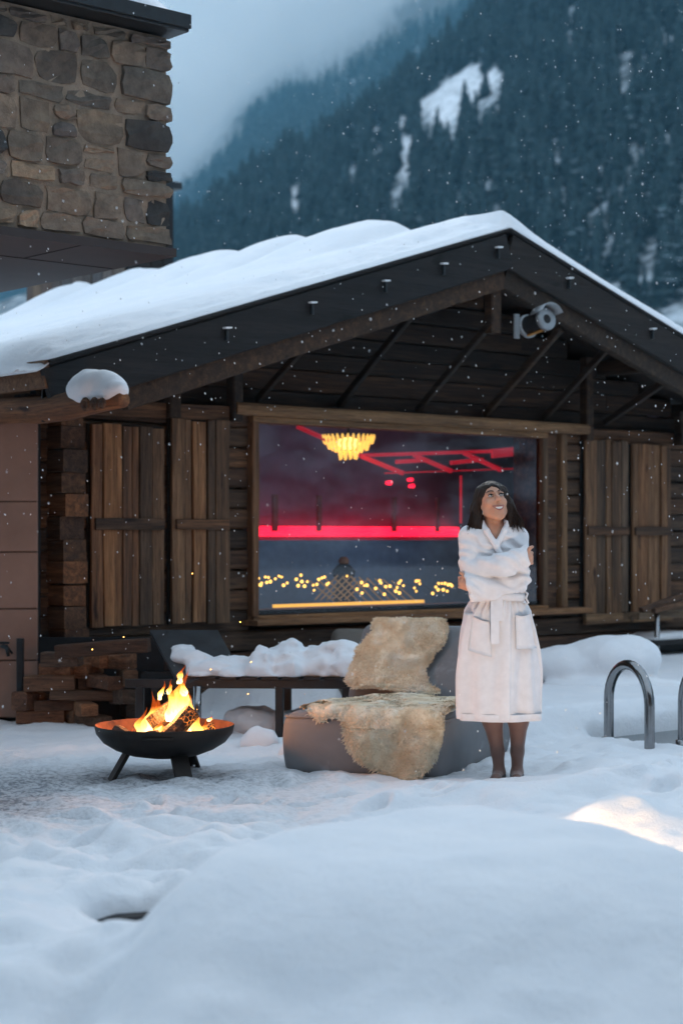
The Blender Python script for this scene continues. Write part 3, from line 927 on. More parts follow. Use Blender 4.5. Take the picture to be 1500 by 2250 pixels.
mk('hanger', *bar((-0.02, 0.95, -0.1), (-0.02, 0.95, 0.22), 0.03, 0.01, 1), M['blackmetal'], gut)
f = Field((-0.2, -0.1, -0.05), (0.2, 0.75, 0.33), 0.014)
f.ell((0.02, 0.36, 0.10), (0.13, 0.30, 0.13), 0.05).ell((0.0, 0.12, 0.07), (0.09, 0.15, 0.08), 0.05)
f.op(lambda x, y, z: 0.02*fbm(x*9, y*9, z*9, 3), (-0.2,-0.1,-0.05), (0.2,0.75,0.33), mode='disp')
V, F = f.mesh(); o = mk('gutter_snow', smooth_mesh(V, F, 2), F, M['snow'], None, True, gut.location, (0, 0, A))
tag(o, 'rounded cap of snow on the end of the carved log gutter', 'snow')

# panelled wall left of the cabin corner
pw = empty('panelled_wall', (-2.235, 13.07, 0))
tag(pw, 'tan panelled wall with an outside tap at the left edge', 'wall')
M['tan'] = plain_mat('tan_render', (0.29, 0.165, 0.12), 0.8, 0, 0.18, 2.2, 0.25)
mk('wall_core', *box(-3.0, -0.01, 0.03, 0.2, 0.0, 2.33), M['dark'], pw)
for c in range(3):
    zz = 0.03
    for h in (0.42, 0.38, 0.42, 0.37, 0.71):
        mk('panel', *bar((-0.0-c*1.0, 0.0, zz+h/2), (-0.99-c*1.0, 0.0, zz+h/2), 0.05, h-0.007, 2, 0.0015, 0.008), M['tan'], pw)
        zz += h
tap = mk('tap', *tube([(-0.24, -0.02, 0.56), (-0.24, -0.10, 0.56), (-0.20, -0.13, 0.55), (-0.19, -0.13, 0.49)], [0.014, 0.016, 0.016, 0.012], 8), M['darkmetal'], pw, True)
mk('tap_handle', *tube([(-0.29, -0.09, 0.585), (-0.19, -0.09, 0.585)], 0.009, 6), M['darkmetal'], tap)
mk('tap_handle', *tube([(-0.21, -0.10, 0.57), (-0.165, -0.12, 0.51)], 0.009, 6), M['darkmetal'], tap)

# spotlight under the gable tip
sp = empty('gable_spotlight', (*to_xy(4.22, OV-0.06), 3.20), A)
tag(sp, 'grey cylindrical spotlight with a hood fixed under the gable tip', 'spotlight')
M['grey'] = plain_mat('grey_lacquer', (0.28, 0.31, 0.33), 0.4, 0.2, 0.1)
ax = Vector((-0.10, -0.965, 0.16)).normalized()
c0 = Vector((0.0, 0.02, -0.02))
def disc_stack(name, prof, mat, parent):
    V, F = lathe(prof, 24)
    q = ax.to_track_quat('Z', 'Y')
    V = [c0 + q @ Vector(p) for p in V]
    return mk(name, V, F, mat, parent, True)
mk('wall_bracket', *bar(tuple(c0-ax*0.1+Vector((-0.06,0.0,0.0))), tuple(c0-ax*0.02), 0.05, 0.12, 1), M['grey'], sp)
mk('wall_plate', *bar((-0.16, 0.03, -0.16), (-0.16, 0.03, 0.10), 0.07, 0.03, 1), M['grey'], sp)
disc_stack('rear_ring', [(0.0,-0.02),(0.125,-0.02),(0.13,0.0),(0.125,0.03),(0.11,0.035)], M['grey'], sp)
disc_stack('housing', [(0.112,0.0),(0.112,0.30)], M['blackmetal'], sp)
disc_stack('front_ring', [(0.05,0.318),(0.055,0.325),(0.118,0.325),(0.122,0.31),(0.122,0.275),(0.113,0.27)], M['grey'], sp)
disc_stack('lens', [(0.0,0.300),(0.054,0.312)], M['blackmetal'], sp)
q = ax.to_track_quat('Z', 'Y')
V, F = [], []
for i in range(13):
    t = math.radians(20+i*140/12)
    for (zz, r) in ((0.22, 0.150), (0.42, 0.150), (0.42, 0.157), (0.22, 0.157)):
        V.append(c0 + q @ Vector((r*math.cos(t), r*math.sin(t), zz)))
for i in range(12):
    for j in range(4): F.append([i*4+j, i*4+(j+1)%4, (i+1)*4+(j+1)%4, (i+1)*4+j])
F += [[3,2,1,0], [48,49,50,51]]
# turn the hood so that it sits on top
mk('hood', V, F, M['grey'], sp, True)
sp.scale = (0.8, 0.8, 0.8)
mk('warning_strip', *bar(tuple(c0 + q @ Vector((-0.03, -0.113, 0.03))), tuple(c0 + q @ Vector((-0.03, -0.113, 0.26))), 0.05, 0.012, 1), plain_mat('orange_strip', (0.42, 0.2, 0.05), 0.5), sp)

# ================================================================== STONE BUILDING, upper left
SB = to_xy(-0.674, -2.59)
stone = empty('stone_building', (SB[0], SB[1], 0), A)
tag(stone, 'overhanging upper storey of rough stone masonry with a dark metal roof edge', 'building')
Z0, Z1 = 3.15, 4.45
k = NT('rubble_stone')
v = k.coords(); n1 = k.noise(v, 3.2, 6, 0.65, 0.4); n2 = k.noise(v, 16.0, 5, 0.7)
oi = k.node('ShaderNodeObjectInfo')
tint = k.ramp(oi.outputs['Random'], [(0.0, (0.10, 0.095, 0.09)), (0.2, (0.20, 0.155, 0.115)), (0.38, (0.12, 0.105, 0.098)), (0.5, (0.34, 0.245, 0.165)), (0.62, (0.14, 0.12, 0.108)), (0.8, (0.23, 0.17, 0.125)), (0.92, (0.05, 0.05, 0.05))])
c = k.mix(1.0, tint, k.ramp(n1, [(0.25, (0.45, 0.45, 0.46)), (0.5, (0.9, 0.88, 0.85)), (0.75, (1.35, 1.25, 1.1))]), 'MULTIPLY')
c = k.mix(1.0, c, k.ramp(n2, [(0.3, (0.6, 0.6, 0.6)), (0.6, (1.1, 1.1, 1.1))]), 'MULTIPLY')
M['stone'] = k.set(color=c, rough=0.9, normal=k.bump(n2, 0.7, 0.015, k.bump(n1, 0.6, 0.03)))
k = NT('mortar'); n1 = k.noise(k.coords(rnd=False), 7, 6, 0.7); n2 = k.noise(k.coords(rnd=False), 40, 4, 0.7)
M['mortar'] = k.set(color=k.ramp(n1, [(0.3, (0.16, 0.125, 0.095)), (0.7, (0.33, 0.255, 0.19))]), rough=0.95, normal=k.bump(n2, 0.7, 0.01, k.bump(n1, 0.8, 0.03)))
mason = mk('masonry_wall', *box(-5.5, -0.02, 0.0, 2.5, Z0, Z1), M['mortar'], stone)
def stone_block(x0, x1, z0, z1, proud):
    n = 4; V, F = [], []
    tilt = random.uniform(-0.04, 0.04); cut = [random.uniform(0, 0.034) for _ in range(4)]
    for i in range(n):
        for j in range(n):
            a, b = i/(n-1), j/(n-1)
            ed = (i in (0, n-1)) + (j in (0, n-1))
            x = x0+(x1-x0)*a + random.uniform(-1, 1)*0.010; zz = z0+(z1-z0)*b + random.uniform(-1, 1)*0.010 + tilt*(a-0.5)*(x1-x0)
            if ed == 2:
                c_ = cut[(i > 0)*2+(j > 0)]*min(1, (z1-z0)/0.2)
                x += (0.5-a)*2*c_*0.8; zz += (0.5-b)*2*c_*0.6
            y = -proud*(0.7 if ed == 2 else 0.82 if ed else 1.0) + random.uniform(-1, 1)*0.010
            V.append((x, y, zz))
    for i in range(n-1):
        for j in range(n-1): F.append([i*n+j, (i+1)*n+j, (i+1)*n+j+1, i*n+j+1])
    m0 = len(V)
    ring = [i*n for i in range(n)] + [(n-1)*n+j for j in range(1, n)] + [i*n+n-1 for i in range(n-2, -1, -1)] + [j for j in range(n-2, 0, -1)]
    for r in ring: V.append((V[r][0], 0.05, V[r][2]))
    for i in range(len(ring)):
        q = (i+1) % len(ring)
        F.append([ring[q], ring[i], m0+i, m0+q])
    return V, F
z = Z0+0.01; rown = 0
while z < Z1-0.05:
    h = random.choice([0.11, 0.14, 0.17, 0.20])
    if z+h > Z1-0.08: h = Z1-0.01-z
    x = 0.0; first = True
    while x > -2.3:
        w = random.uniform(0.13, 0.36)
        if first: w = 0.18 if rown % 2 else random.uniform(0.30, 0.38)
        parts = [(z, z+h)]
        if h > 0.16 and w < 0.25 and random.random() < 0.5:
            s_ = z+h*random.uniform(0.4, 0.6); parts = [(z, s_-0.008), (s_+0.008, z+h)]
        for (a, b) in parts:
            g = random.uniform(0.006, 0.022)
            xr = x + (random.uniform(0.0, 0.018) if first else -g)
            mk('stone', *stone_block(x-w+g, xr, a+g*0.6, b-g*0.6, random.uniform(0.006, 0.035)), M['stone'], mason, False)
        x -= w; first = False
    z += h; rown += 1
# corner return: stones seen edge-on
z = Z0+0.02
while z < Z1-0.1:
    h = random.uniform(0.14, 0.24); y = 0.03
    while y < 2.3:
        w = random.uniform(0.25, 0.5)
        V, F = stone_block(-w+0.015, -0.01, z+0.01, min(Z1-0.01, z+h-0.01), 0.035)
        mk('stone', [(-0.02-p[1], y-p[0]-0.0, p[2]) for p in V], F, M['stone'], mason, True)
        y += w
    z += h
mk('soffit', *box(-5.6, 0.03, -0.04, 2.1, Z0-0.055, Z0-0.004), M['soffit'], stone)
mk('soffit_joint', *box(-5.6, 0.0, 0.62, 0.632, Z0-0.058, Z0-0.05), M['dark'], stone)
mk('soffit_joint', *box(-0.66, -0.65, -0.02, 0.615, Z0-0.058, Z0-0.05), M['dark'], stone)
lf = mk('roof_edge', *bar((-5.6, -0.06, Z1+0.055), (0.03, -0.06, Z1+0.055), 0.22, 0.09, 2, 0, 0.006), M['darkmetal'], stone)
mk('gutter_lip', *bar((-5.6, -0.18, Z1+0.07), (0.035, -0.18, Z1+0.07), 0.018, 0.085, 1, 0, 0.002), M['darkmetal'], lf)
mk('roof_deck', *box(-5.6, 0.02, 0.05, 2.6, Z1+0.005, Z1+0.09), M['darkmetal'], stone)
mk('lower_wall', *box(-6.2, -4.0, 0.1, 2.4, -0.3, Z0-0.06), M['mortar'], stone)
xs_ = np.linspace(-5.5, 0.0, 90); ys_ = np.linspace(-0.15, 2.5, 40)
XX, YY = np.meshgrid(xs_, ys_, indexing='ij')
th = 0.42*np.clip((0.0-XX)/0.6, 0, 1)**0.8*np.clip((YY+0.15)/0.22, 0, 1)**0.5*(1+0.25*fbm(XX*1.7, YY*1.7, 2, 3)) + 0.01
V, F = heap(xs_, ys_, Z1+0.1+th, np.full_like(th, Z1+0.094))
tag(mk('building_roof_snow', V, F, M['snow'], None, True, (SB[0], SB[1], 0), (0, 0, A)), 'snow piled on the roof of the stone building', 'snow', kind='stuff')

# board-clad tower behind the roof
TX = to_xy(4.55, 7.0)
tw = empty('board_clad_tower', (-0.1218*21.2, 21.2, 0), A)
tag(tw, 'grey board-clad tower behind the cabin roof, partly hidden by the stone building', 'tower')
H_T = 5.6
mk('tower_core', *box(0.02, 0.68, 0.02, 2.05, 0, H_T), M['dark'], tw)
n = 9
for i in range(n):
    y0 = 0.0+i*2.1/n
    mk('board', *bar((0.0, y0+0.115, 0), (0.0, y0+0.115-0.0*i, H_T), 0.03, 2.1/n-0.012, 3, 0.003, up=(0,1,0)), M['greyplank'], tw)
mk('board', *bar((0.03, 2.33, 0.0), (0.03, 2.10, H_T), 0.05, 0.22, 3, 0.003, up=(0,1,0)), M['greyplank'], tw)
for i in range(4):
    x0 = 0.02+i*0.17
    mk('board', *bar((x0+0.085, -0.01, 0), (x0+0.085, -0.01, H_T+0.0), 0.03, 0.16, 3, 0.003, up=(1,0,0)), M['fascia'], tw)
mk('cap', *box(-0.1, 0.78, -0.08, 2.3, H_T, H_T+0.08), M['darkmetal'], tw)

# unseen building added behind the camera to shade what faces it
hw = empty('shade_block', (0, -2.6, 0), 0)
tag(hw, 'tall timber-clad block added out of view to shade what faces the camera', 'building')
mk('wall', *box(-15, 15, -7, 0, -0.5, 8.5), M['log'], hw)
for i in range(7):
    for fz_ in (0.4, 3.2, 5.9):
        wdw = mk('window', *box(-12.6+i*4-0.7, -12.6+i*4+0.7, 0.003, 0.05, fz_+0.5, fz_+2.0), M['trim'], hw)
        mk('pane', *box(-12.6+i*4-0.6, -12.6+i*4+0.6, 0.053, 0.06, fz_+0.6, fz_+1.9), M['blackmetal'], wdw)
mk('roof', [(-16, 1.2, 8.3), (16, 1.2, 8.3), (16, -3.5, 10.6), (-16, -3.5, 10.6), (16, -8.2, 8.3), (-16, -8.2, 8.3)], [[0,1,2,3],[3,2,4,5],[0,3,5],[1,4,2],[0,5,4,1]], M['darkmetal'], hw)

# ================================================================== FIRE BOWL
FB = (-1.00, 10.05)
bz = float(ground_h(*FB))
fire = empty('fire_bowl', (FB[0], FB[1], bz), 0.0)
tag(fire, 'round black steel fire bowl on three flat legs with a rusty glowing inside', 'fire bowl')
M['bowl_out'] = plain_mat('blackened_steel', (0.022, 0.018, 0.016), 0.55, 0.5, 0.4, 9, 0.2)
M['bowl_in'] = plain_mat('rusted_steel', (0.13, 0.045, 0.02), 0.8, 0.2, 0.75, 9, 0.2)
R = 0.395
pr_o = [(0.0, 0.115), (0.10, 0.118), (0.20, 0.135), (0.28, 0.165), (0.345, 0.205), (0.385, 0.255), (R, 0.298), (R-0.004, 0.303)]
pr_i = [(R-0.004, 0.303), (R-0.014, 0.297), (0.37, 0.25), (0.33, 0.21), (0.26, 0.175), (0.16, 0.148), (0.0, 0.138)]
mk('bowl', *lathe(pr_o, 48), M['bowl_out'], fire, True)
mk('bowl_lining', *lathe(pr_i, 48), M['bowl_in'], fire, True)
hp = [(-0.05+0.0, -R-0.0, 0.262), (-0.05, -R-0.03, 0.262), (0.11, -R-0.03, 0.262), (0.11, -R-0.0, 0.262)]
hp = [(p[0]-0.03, p[1]+0.03, p[2]) for p in hp]
mk('handle', *tube(hp, 0.007, 6), M['bowl_out'], fire, True)
for ang in (-63, 200, 62):
    a = math.radians(ang)
    t = Vector((math.cos(a), math.sin(a), 0))
    p0 = t*0.215+Vector((0, 0, 0.155)); p1 = t*0.325+Vector((0, 0, -0.03))
    tang = Vector((-t.y, t.x, 0))
    mk('leg', *bar(p0, p1, 0.10, 0.022, 1, 0, 0.003, up=tuple(t)), M['bowl_out'], fire)
M['ash'] = plain_mat('ash_bed', (0.10, 0.085, 0.075), 0.95, 0, 0.5, 30, 0.5)
V, F = lathe([(0.001, 0.195), (0.06, 0.192), (0.12, 0.185), (0.18, 0.174), (0.24, 0.17)], 24)
mk('ash_bed', [(p_[0], p_[1], p_[2]+random.uniform(-0.006, 0.006)) for p_ in V], F, M['ash'], fire, True)
M['ember'] = emit_mat('glowing_ember', (1.0, 0.22, 0.03), 5.0)
for i in range(26):
    a, r = random.uniform(0, 6.28), random.uniform(0, 0.2)
    c = Vector((r*math.cos(a), r*math.sin(a), 0.195-0.06*(r/0.25)**2))
    mk('ember', *bar(c-Vector((0.014, 0, 0)), c+Vector((0.014, 0.006, 0.004)), 0.022, 0.018, 1, 0.004), M['ember'], fire)

k = NT('charred_wood'); v = k.coords((1.2, 1.2, 1.2)); n1 = k.noise(v, 9, 5, 0.7); vo = k.node('ShaderNodeTexVoronoi'); k.link(v, vo.inputs['Vector']); vo.inputs['Scale'].default_value = 38; vo.feature = 'DISTANCE_TO_EDGE'
crack = k.ramp(vo.outputs['Distance'], [(0.0, (1, 1, 1)), (0.06, (0, 0, 0))])
cc = k.ramp(n1, [(0.35, (0.012, 0.010, 0.009)), (0.6, (0.06, 0.038, 0.025)), (0.75, (0.16, 0.09, 0.05))])
k.set(color=cc, rough=0.9, normal=k.bump(vo.outputs['Distance'], 0.6, 0.01))
hot = k.mix(1.0, crack, k.ramp(k.noise(v, 5, 3, 0.6), [(0.45, (0, 0, 0)), (0.62, (1, 1, 1))]), 'MULTIPLY')
k.link(k.mix(1.0, hot, (1.0, 0.25, 0.03), 'MULTIPLY'), k.b.inputs['Emission Color']); k.b.inputs['Emission Strength'].default_value = 3.0
M['char'] = k.m
def fire_log(name, p0, p1, w, t, label):
    p0, p1 = Vector(p0), Vector(p1)
    o = mk(name, *bar(p0, p1, w, t, 4, 0.006, min(w, t)*0.28), M['char'], None, False, (FB[0], FB[1], bz))
    tag(o, label, 'log', 'logs burning in the fire bowl'); return o
fire_log('burning_log', (0.00, -0.13, 0.21), (0.165, -0.05, 0.385), 0.105, 0.10, 'thick charred log leaning to the right at the front of the fire')
fire_log('burning_log', (-0.22, -0.08, 0.205), (-0.02, -0.14, 0.255), 0.075, 0.065, 'charred log lying low on the left of the fire bowl')
fire_log('burning_log', (-0.09, 0.02, 0.30), (0.05, 0.06, 0.40), 0.10, 0.085, 'short dark log perched on top of the fire behind the thick one')
fire_log('burning_log', (0.10, -0.02, 0.215), (0.27, 0.07, 0.265), 0.075, 0.07, 'log at the right side of the fire bowl half in flames')
fire_log('burning_log', (-0.14, -0.17, 0.225), (-0.27, -0.03, 0.275), 0.06, 0.06, 'small pointed split log at the left rim of the fire')
fire_log('burning_log', (-0.10, 0.14, 0.22), (0.18, 0.16, 0.26), 0.08, 0.08, 'log lying at the back of the fire behind the flames')

k = NT('flame'); k.n.remove(k.b)
tc = k.node('ShaderNodeTexCoord'); sx = k.node('ShaderNodeSeparateXYZ'); k.link(tc.outputs['Generated'], sx.inputs[0])
nz = k.noise(k.coords((1, 1, 0.5)), 16.0, 3, 0.6)
ad = k.node('ShaderNodeMath', operation='MULTIPLY_ADD'); k.link(nz, ad.inputs[0]); ad.inputs[1].default_value = 0.55; k.link(sx.outputs['Z'], ad.inputs[2])
cr = k.ramp(ad.outputs[0], [(0.30, (1.0, 0.72, 0.30)), (0.62, (1.0, 0.50, 0.10)), (0.9, (1.0, 0.26, 0.03)), (1.0, (0.9, 0.13, 0.01))])
em = k.node('ShaderNodeEmission'); k.link(cr, em.inputs[0]); 
es = k.ramp(ad.outputs[0], [(0.3, (1, 1, 1)), (0.75, (0.5, 0.5, 0.5)), (1.0, (0.15, 0.15, 0.15))])
ml = k.node('ShaderNodeMath', operation='MULTIPLY'); k.link(es, ml.inputs[0]); ml.inputs[1].default_value = 6.0; k.link(ml.outputs[0], em.inputs[1])
tp = k.node('ShaderNodeBsdfTransparent'); ms = k.node('ShaderNodeMixShader')
al = k.ramp(ad.outputs[0], [(0.35, (0.12, 0.12, 0.12)), (0.7, (0.35, 0.35, 0.35)), (1.05, (0.75, 0.75, 0.75))])
k.link(al, ms.inputs[0]); k.link(em.outputs[0], ms.inputs[1]); k.link(tp.outputs[0], ms.inputs[2]); k.link(ms.outputs[0], k.out.inputs[0])
M['flame'] = k.m
flames = empty('flames', (FB[0], FB[1], bz+0.2), 0)
tag(flames, 'bright yellow and orange flames rising from the logs in the fire bowl', 'fire')
def tongue(x, y, z, h, w, lean, seed):
    r = random.Random(seed); n = 14; m = 8
    V, F = [], []
    ph = r.uniform(0, 6.28); fq = r.uniform(5, 8)
    for i in range(n+1):
        t = i/n
        rad = w*(math.sin(math.pi*min(1, t*0.9+0.16))**0.9)*(1-t)**0.55*(1+0.28*math.sin(t*fq*2+ph)) + 0.001
        cx = x + lean*h*t**1.4 + 0.09*h*math.sin(t*fq+ph)*t; cy = y + 0.05*h*math.cos(t*fq+ph)*t
        for j in range(m):
            a = 2*math.pi*j/m + t*1.5
            V.append((cx+rad*math.cos(a)*1.1, cy+rad*math.sin(a)*0.55, z+h*t))
    for i in range(n):
        for j in range(m): F.append([i*m+j, i*m+(j+1)%m, (i+1)*m+(j+1)%m, (i+1)*m+j])
    return mk('flame_tongue', V, F, M['flame'], flames, True)
for i, a in enumerate([(0.09, 0.02, 0.10, 0.30, 0.055, 0.05), (0.13, 0.04, 0.05, 0.27, 0.05, -0.12), (0.06, 0.05, 0.08, 0.24, 0.05, 0.2), (0.17, 0.0, 0.02, 0.20, 0.04, -0.1),
      (0.03, 0.0, 0.12, 0.22, 0.03, 0.1), (-0.10, 0.0, 0.03, 0.24, 0.035, 0.18), (-0.13, -0.03, 0.02, 0.17, 0.035, 0.1), (-0.06, 0.03, 0.05, 0.21, 0.03, 0.2), (0.20, -0.04, 0.02, 0.14, 0.035, -0.2),
      (-0.02, -0.10, 0.01, 0.13, 0.04, 0.15), (-0.18, -0.06, 0.01, 0.07, 0.03, 0.0), (0.24, 0.03, 0.02, 0.10, 0.03, -0.2), (0.12, -0.10, 0.0, 0.11, 0.035, 0.2), (0.02, -0.14, 0.0, 0.09, 0.04, -0.1),
      (-0.23, -0.03, 0.02, 0.06, 0.02, 0.1), (0.08, 0.03, 0.33, 0.10, 0.016, 0.25), (0.11, 0.02, 0.26, 0.11, 0.02, -0.3), (-0.03, 0.02, 0.24, 0.10, 0.013, 0.3), (0.02, 0.03, 0.27, 0.07, 0.013, 0.2), (0.25, 0.0, 0.12, 0.03, 0.013, 0.6), (-0.06, -0.12, 0.02, 0.08, 0.03, 0.3), (0.17, -0.12, 0.01, 0.08, 0.03, 0.1)]):
    tongue(a[0], a[1], a[2], a[3]*1.08, a[4]*1.08, a[5], seed=i*7+3)
fl = bpy.data.lights.new('fire_glow', 'POINT'); fl.energy = 75; fl.color = (1.0, 0.38, 0.12); fl.shadow_soft_size = 0.11
flo = bpy.data.objects.new('fire_glow', fl); col.objects.link(flo); flo.location = (0.05, -0.0, 0.19); flo.parent = flames
sparks = MB()
for i in range(7):
    c = Vector((FB[0]+random.gauss(0.25, 0.45), FB[1]+random.gauss(0, 0.3), bz+0.45+abs(random.gauss(0, 0.3))))
    sparks.add(*bar(c, c+Vector((0.003, 0, 0.004)), 0.004, 0.004, 1, 0))
tag(sparks.build('sparks', emit_mat('spark', (1.0, 0.45, 0.08), 12)), 'tiny orange sparks drifting up from the fire', 'sparks', kind='stuff')

# ================================================================== GREY LOUNGER (local: x along the front edge, y towards the back)
k = NT('grey_outdoor_fabric'); v = k.coords(rnd=False); n1 = k.noise(v, 2.5, 4, 0.6); n2 = k.noise(v, 160, 2, 0.6); n3 = k.noise(v, 6.0, 5, 0.7)
frost = k.ramp(n3, [(0.60, (0, 0, 0)), (0.78, (0.25, 0.25, 0.25))])
c = k.ramp(n1, [(0.3, (0.15, 0.15, 0.158)), (0.7, (0.20, 0.20, 0.208))])
c = k.mix(frost, c, (0.55, 0.58, 0.62))
M['fabric'] = k.set(color=c, rough=0.8, normal=k.bump(n2, 0.15, 0.002, k.bump(n1, 0.25, 0.03)))
k = NT('taupe_fabric'); v = k.coords(rnd=False); n1 = k.noise(v, 3, 4, 0.6)
M['taupe'] = k.set(color=k.ramp(n1, [(0.3, (0.13, 0.115, 0.10)), (0.7, (0.19, 0.165, 0.145))]), rough=0.85, normal=k.bump(n1, 0.2, 0.03))
LW, LL, SH = 0.96, 1.38, 0.375
def lounger(name, loc, rz, mat, label, detail=True, mesh=None):
    root = empty(name, loc, rz)
    tag(root, label, 'lounge chair', 'beanbag lounge chairs')
    f = Field((-0.08, -0.08, -0.06), (LW+0.08, LL+0.08, SH+0.1), 0.015)
    f.rbox((LW/2, LL/2, SH/2-0.01), (LW/2, LL/2, SH/2), 0.075)
    f.op(lambda x, y, z: -0.022*np.cos((x-LW/2)/LW*2.6)*np.cos((y-LL/2)/LL*2.6)*sstep(0.2, 0.38, z) - 0.020*np.sin(np.clip(z/SH, 0, 1)*3.14) + 0.010*fbm(x*3, y*3, z*5, 2), (-0.08,-0.08,-0.06), (LW+0.08, LL+0.08, SH+0.1), mode='disp')
    V, F = f.mesh(); seat = mk('seat', smooth_mesh(V, F, 3), F, mat, root, True)
    f = Field((-0.05, 0.7, 0.25), (LW+0.05, 1.75, 0.95), 0.015)
    ang = math.radians(33); c_, s_ = math.cos(ang), math.sin(ang)
    Mt = [(1, 0, 0), (0, c_, -s_), (0, s_, c_)]
    f.rbox((LW/2, 1.20, 0.53), (LW/2-0.01, 0.12, 0.295), 0.075, M=Mt)
    f.op(lambda x, y, z: 0.008*fbm(x*3, y*4, z*4, 2), (-0.05, 0.7, 0.25), (LW+0.05, 1.75, 0.95), mode='disp')
    V, F = f.mesh(); back = mk('backrest', smooth_mesh(V, F, 3), F, mat, root, True)
    def pipe(z, ins, parent):
        p = []
        r = 0.075; x0, x1, y0, y1 = ins-0.006, LW-ins+0.006, ins-0.006, LL-ins+0.006
        for (cx, cy, a0) in ((x0+r, y0+r, 180), (x1-r, y0+r, 270), (x1-r, y1-r, 0), (x0+r, y1-r, 90)):
            for i in range(6):
                a = math.radians(a0+i*18); p.append((cx+r*math.cos(a), cy+r*math.sin(a), z))
        p.append(p[0])
        return mk('piping', *tube(p, 0.0075, 6, False), mat, parent, True)
    if detail:
        pipe(0.338, 0.008, seat)
    return root
L0 = (-0.345, 10.22)
LRZ = math.atan2(-0.37, 0.93)
lz = -0.01
l1 = lounger('beanbag_lounger', (L0[0], L0[1], lz), LRZ, M['fabric'], 'grey beanbag lounger draped with sheepskins beside the woman')
l2 = lounger('beanbag_lounger', (0.06, 12.95, -0.03), math.radians(8), M['taupe'], 'taupe beanbag lounger standing behind the draped one under the window', False)

l2.scale = (0.82, 0.82, 0.82)
# sheepskins: a hide surface laid over the lounger, with tufts of wool
k = NT('sheep_wool'); v = k.coords(rnd=False); n1 = k.noise(v, 7, 4, 0.6); n2 = k.noise(v, 60, 4, 0.7)
c = k.ramp(n1, [(0.3, (0.70, 0.51, 0.32)), (0.5, (0.84, 0.69, 0.49)), (0.72, (0.88, 0.80, 0.66))])
M['wool'] = k.set(color=c, rough=0.95, normal=k.bump(n2, 0.8, 0.01))
def sheepskin(name, label, outline, surf, seed, step=0.012, tuft=0.021, n_tuft=16000):
    """outline: polygon in (p, q); surf(p, q) -> point and normal arrays in lounger space"""
    r = np.random.default_rng(seed)
    o = np.array(outline); lo, hi = o.min(0), o.max(0)
    ps = np.arange(lo[0], hi[0]+step, step); qs = np.arange(lo[1], hi[1]+step, step)
    PP, QQ = np.meshgrid(ps, qs, indexing='ij')
    wob = 0.022
    ins = in_poly(PP+wob*fbm(PP*11, QQ*11, seed, 3), QQ+wob*fbm(PP*11, QQ*11, seed+5, 3), outline)
    # distance to the edge for thickness (few erosion passes)
    dist = np.zeros(PP.shape); cur = ins.copy()
    for i in range(4):
        dist += cur
        e = cur.copy(); e[1:] &= cur[:-1]; e[:-1] &= cur[1:]; e[:, 1:] &= cur[:, :-1]; e[:, :-1] &= cur[:, 1:]; cur = e
    thick = 0.006+0.026*np.sqrt(dist/4) + 0.016*fbm(PP*13, QQ*13, seed, 3)
    pt, nm = surf(PP, QQ)
    topv = pt + nm*(thick[..., None]+0.004); botv = pt + nm*0.002
    cell = ins[:-1, :-1] & ins[1:, :-1] & ins[1:, 1:] & ins[:-1, 1:]
    f = grid_faces(*PP.shape)[cell.ravel()]
    nV = PP.size
    E = {}
    allf = np.concatenate([f, f[:, ::-1]+nV])
    # skirt along boundary edges
    ed = np.concatenate([f[:, [0,1]], f[:, [1,2]], f[:, [2,3]], f[:, [3,0]]])
    key = np.sort(ed, 1); key = key[:, 0]*nV+key[:, 1]
    u_, inv, cnt = np.unique(key, return_inverse=True, return_counts=True)
    b = ed[cnt[inv] == 1]
    sk = np.stack([b[:, 1], b[:, 0], b[:, 0]+nV, b[:, 1]+nV], 1)
    allf = np.concatenate([allf, sk])
    V = np.concatenate([topv.reshape(-1, 3), botv.reshape(-1, 3)])
    used = np.unique(allf); remap = np.full(len(V), -1); remap[used] = np.arange(len(used))
    hide = mk(name, V[used], remap[allf], M['wool'], None, True, (L0[0], L0[1], lz), (0, 0, LRZ))
    tag(hide, label, 'sheepskin', 'sheepskins on the lounger')
    # tufts
    cand = np.argwhere(ins)
    pick = cand[r.integers(0, len(cand), n_tuft)]
    jp = (r.random(n_tuft)-0.5)*step*1.4; jq = (r.random(n_tuft)-0.5)*step*1.4
    p = ps[pick[:, 0]]+jp; q = qs[pick[:, 1]]+jq
    pt, nm = surf(p, q)
    th = thick[pick[:, 0], pick[:, 1]]
    base = pt + nm*(th*0.7)[:, None]
    t1, _ = surf(p+0.004, q); t1 = t1-pt; t1 /= np.linalg.norm(t1, axis=1)[:, None]+1e-9
    t2 = np.cross(nm, t1)
    ang = 6.28*vnoise(p*8, q*8, seed+2) + r.normal(0, 1.8, n_tuft)
    tang = t1*np.cos(ang)[:, None]+t2*np.sin(ang)[:, None]
    ed_ = dist[pick[:, 0], pick[:, 1]] < 2
    L = tuft*(0.5+r.random(n_tuft))
    tip = base + nm*(L*0.75)[:, None] + tang*(L*0.85)[:, None] - np.array([0, 0, 1.0])*(L*0.25)[:, None]
    side = np.cross(nm, tang); w = (0.0018+0.0022*r.random(n_tuft))[:, None]
    mid = (base+tip)/2 + nm*(L*0.22)[:, None]
    V = np.stack([base-side*w, base+side*w, mid+side*w*0.8, mid-side*w*0.8, tip], 1).reshape(-1, 3)
    i0 = np.arange(n_tuft)*5
    fq = np.stack([i0, i0+1, i0+2, i0+3], 1); ft = np.stack([i0+3, i0+2, i0+4, i0+4], 1)
    allq = np.concatenate([fq, np.stack([i0+3, i0+2, i0+4], 1).repeat(1, 0)[:, [0, 1, 2, 2]]])
    tri = np.concatenate([fq[:, [0,1,2]], fq[:, [0,2,3]], np.stack([i0+3, i0+2, i0+4], 1)])
    w_ = mk('wool', V, tri, M['wool'], hide); tag(w_, kind='stuff')
    return hide
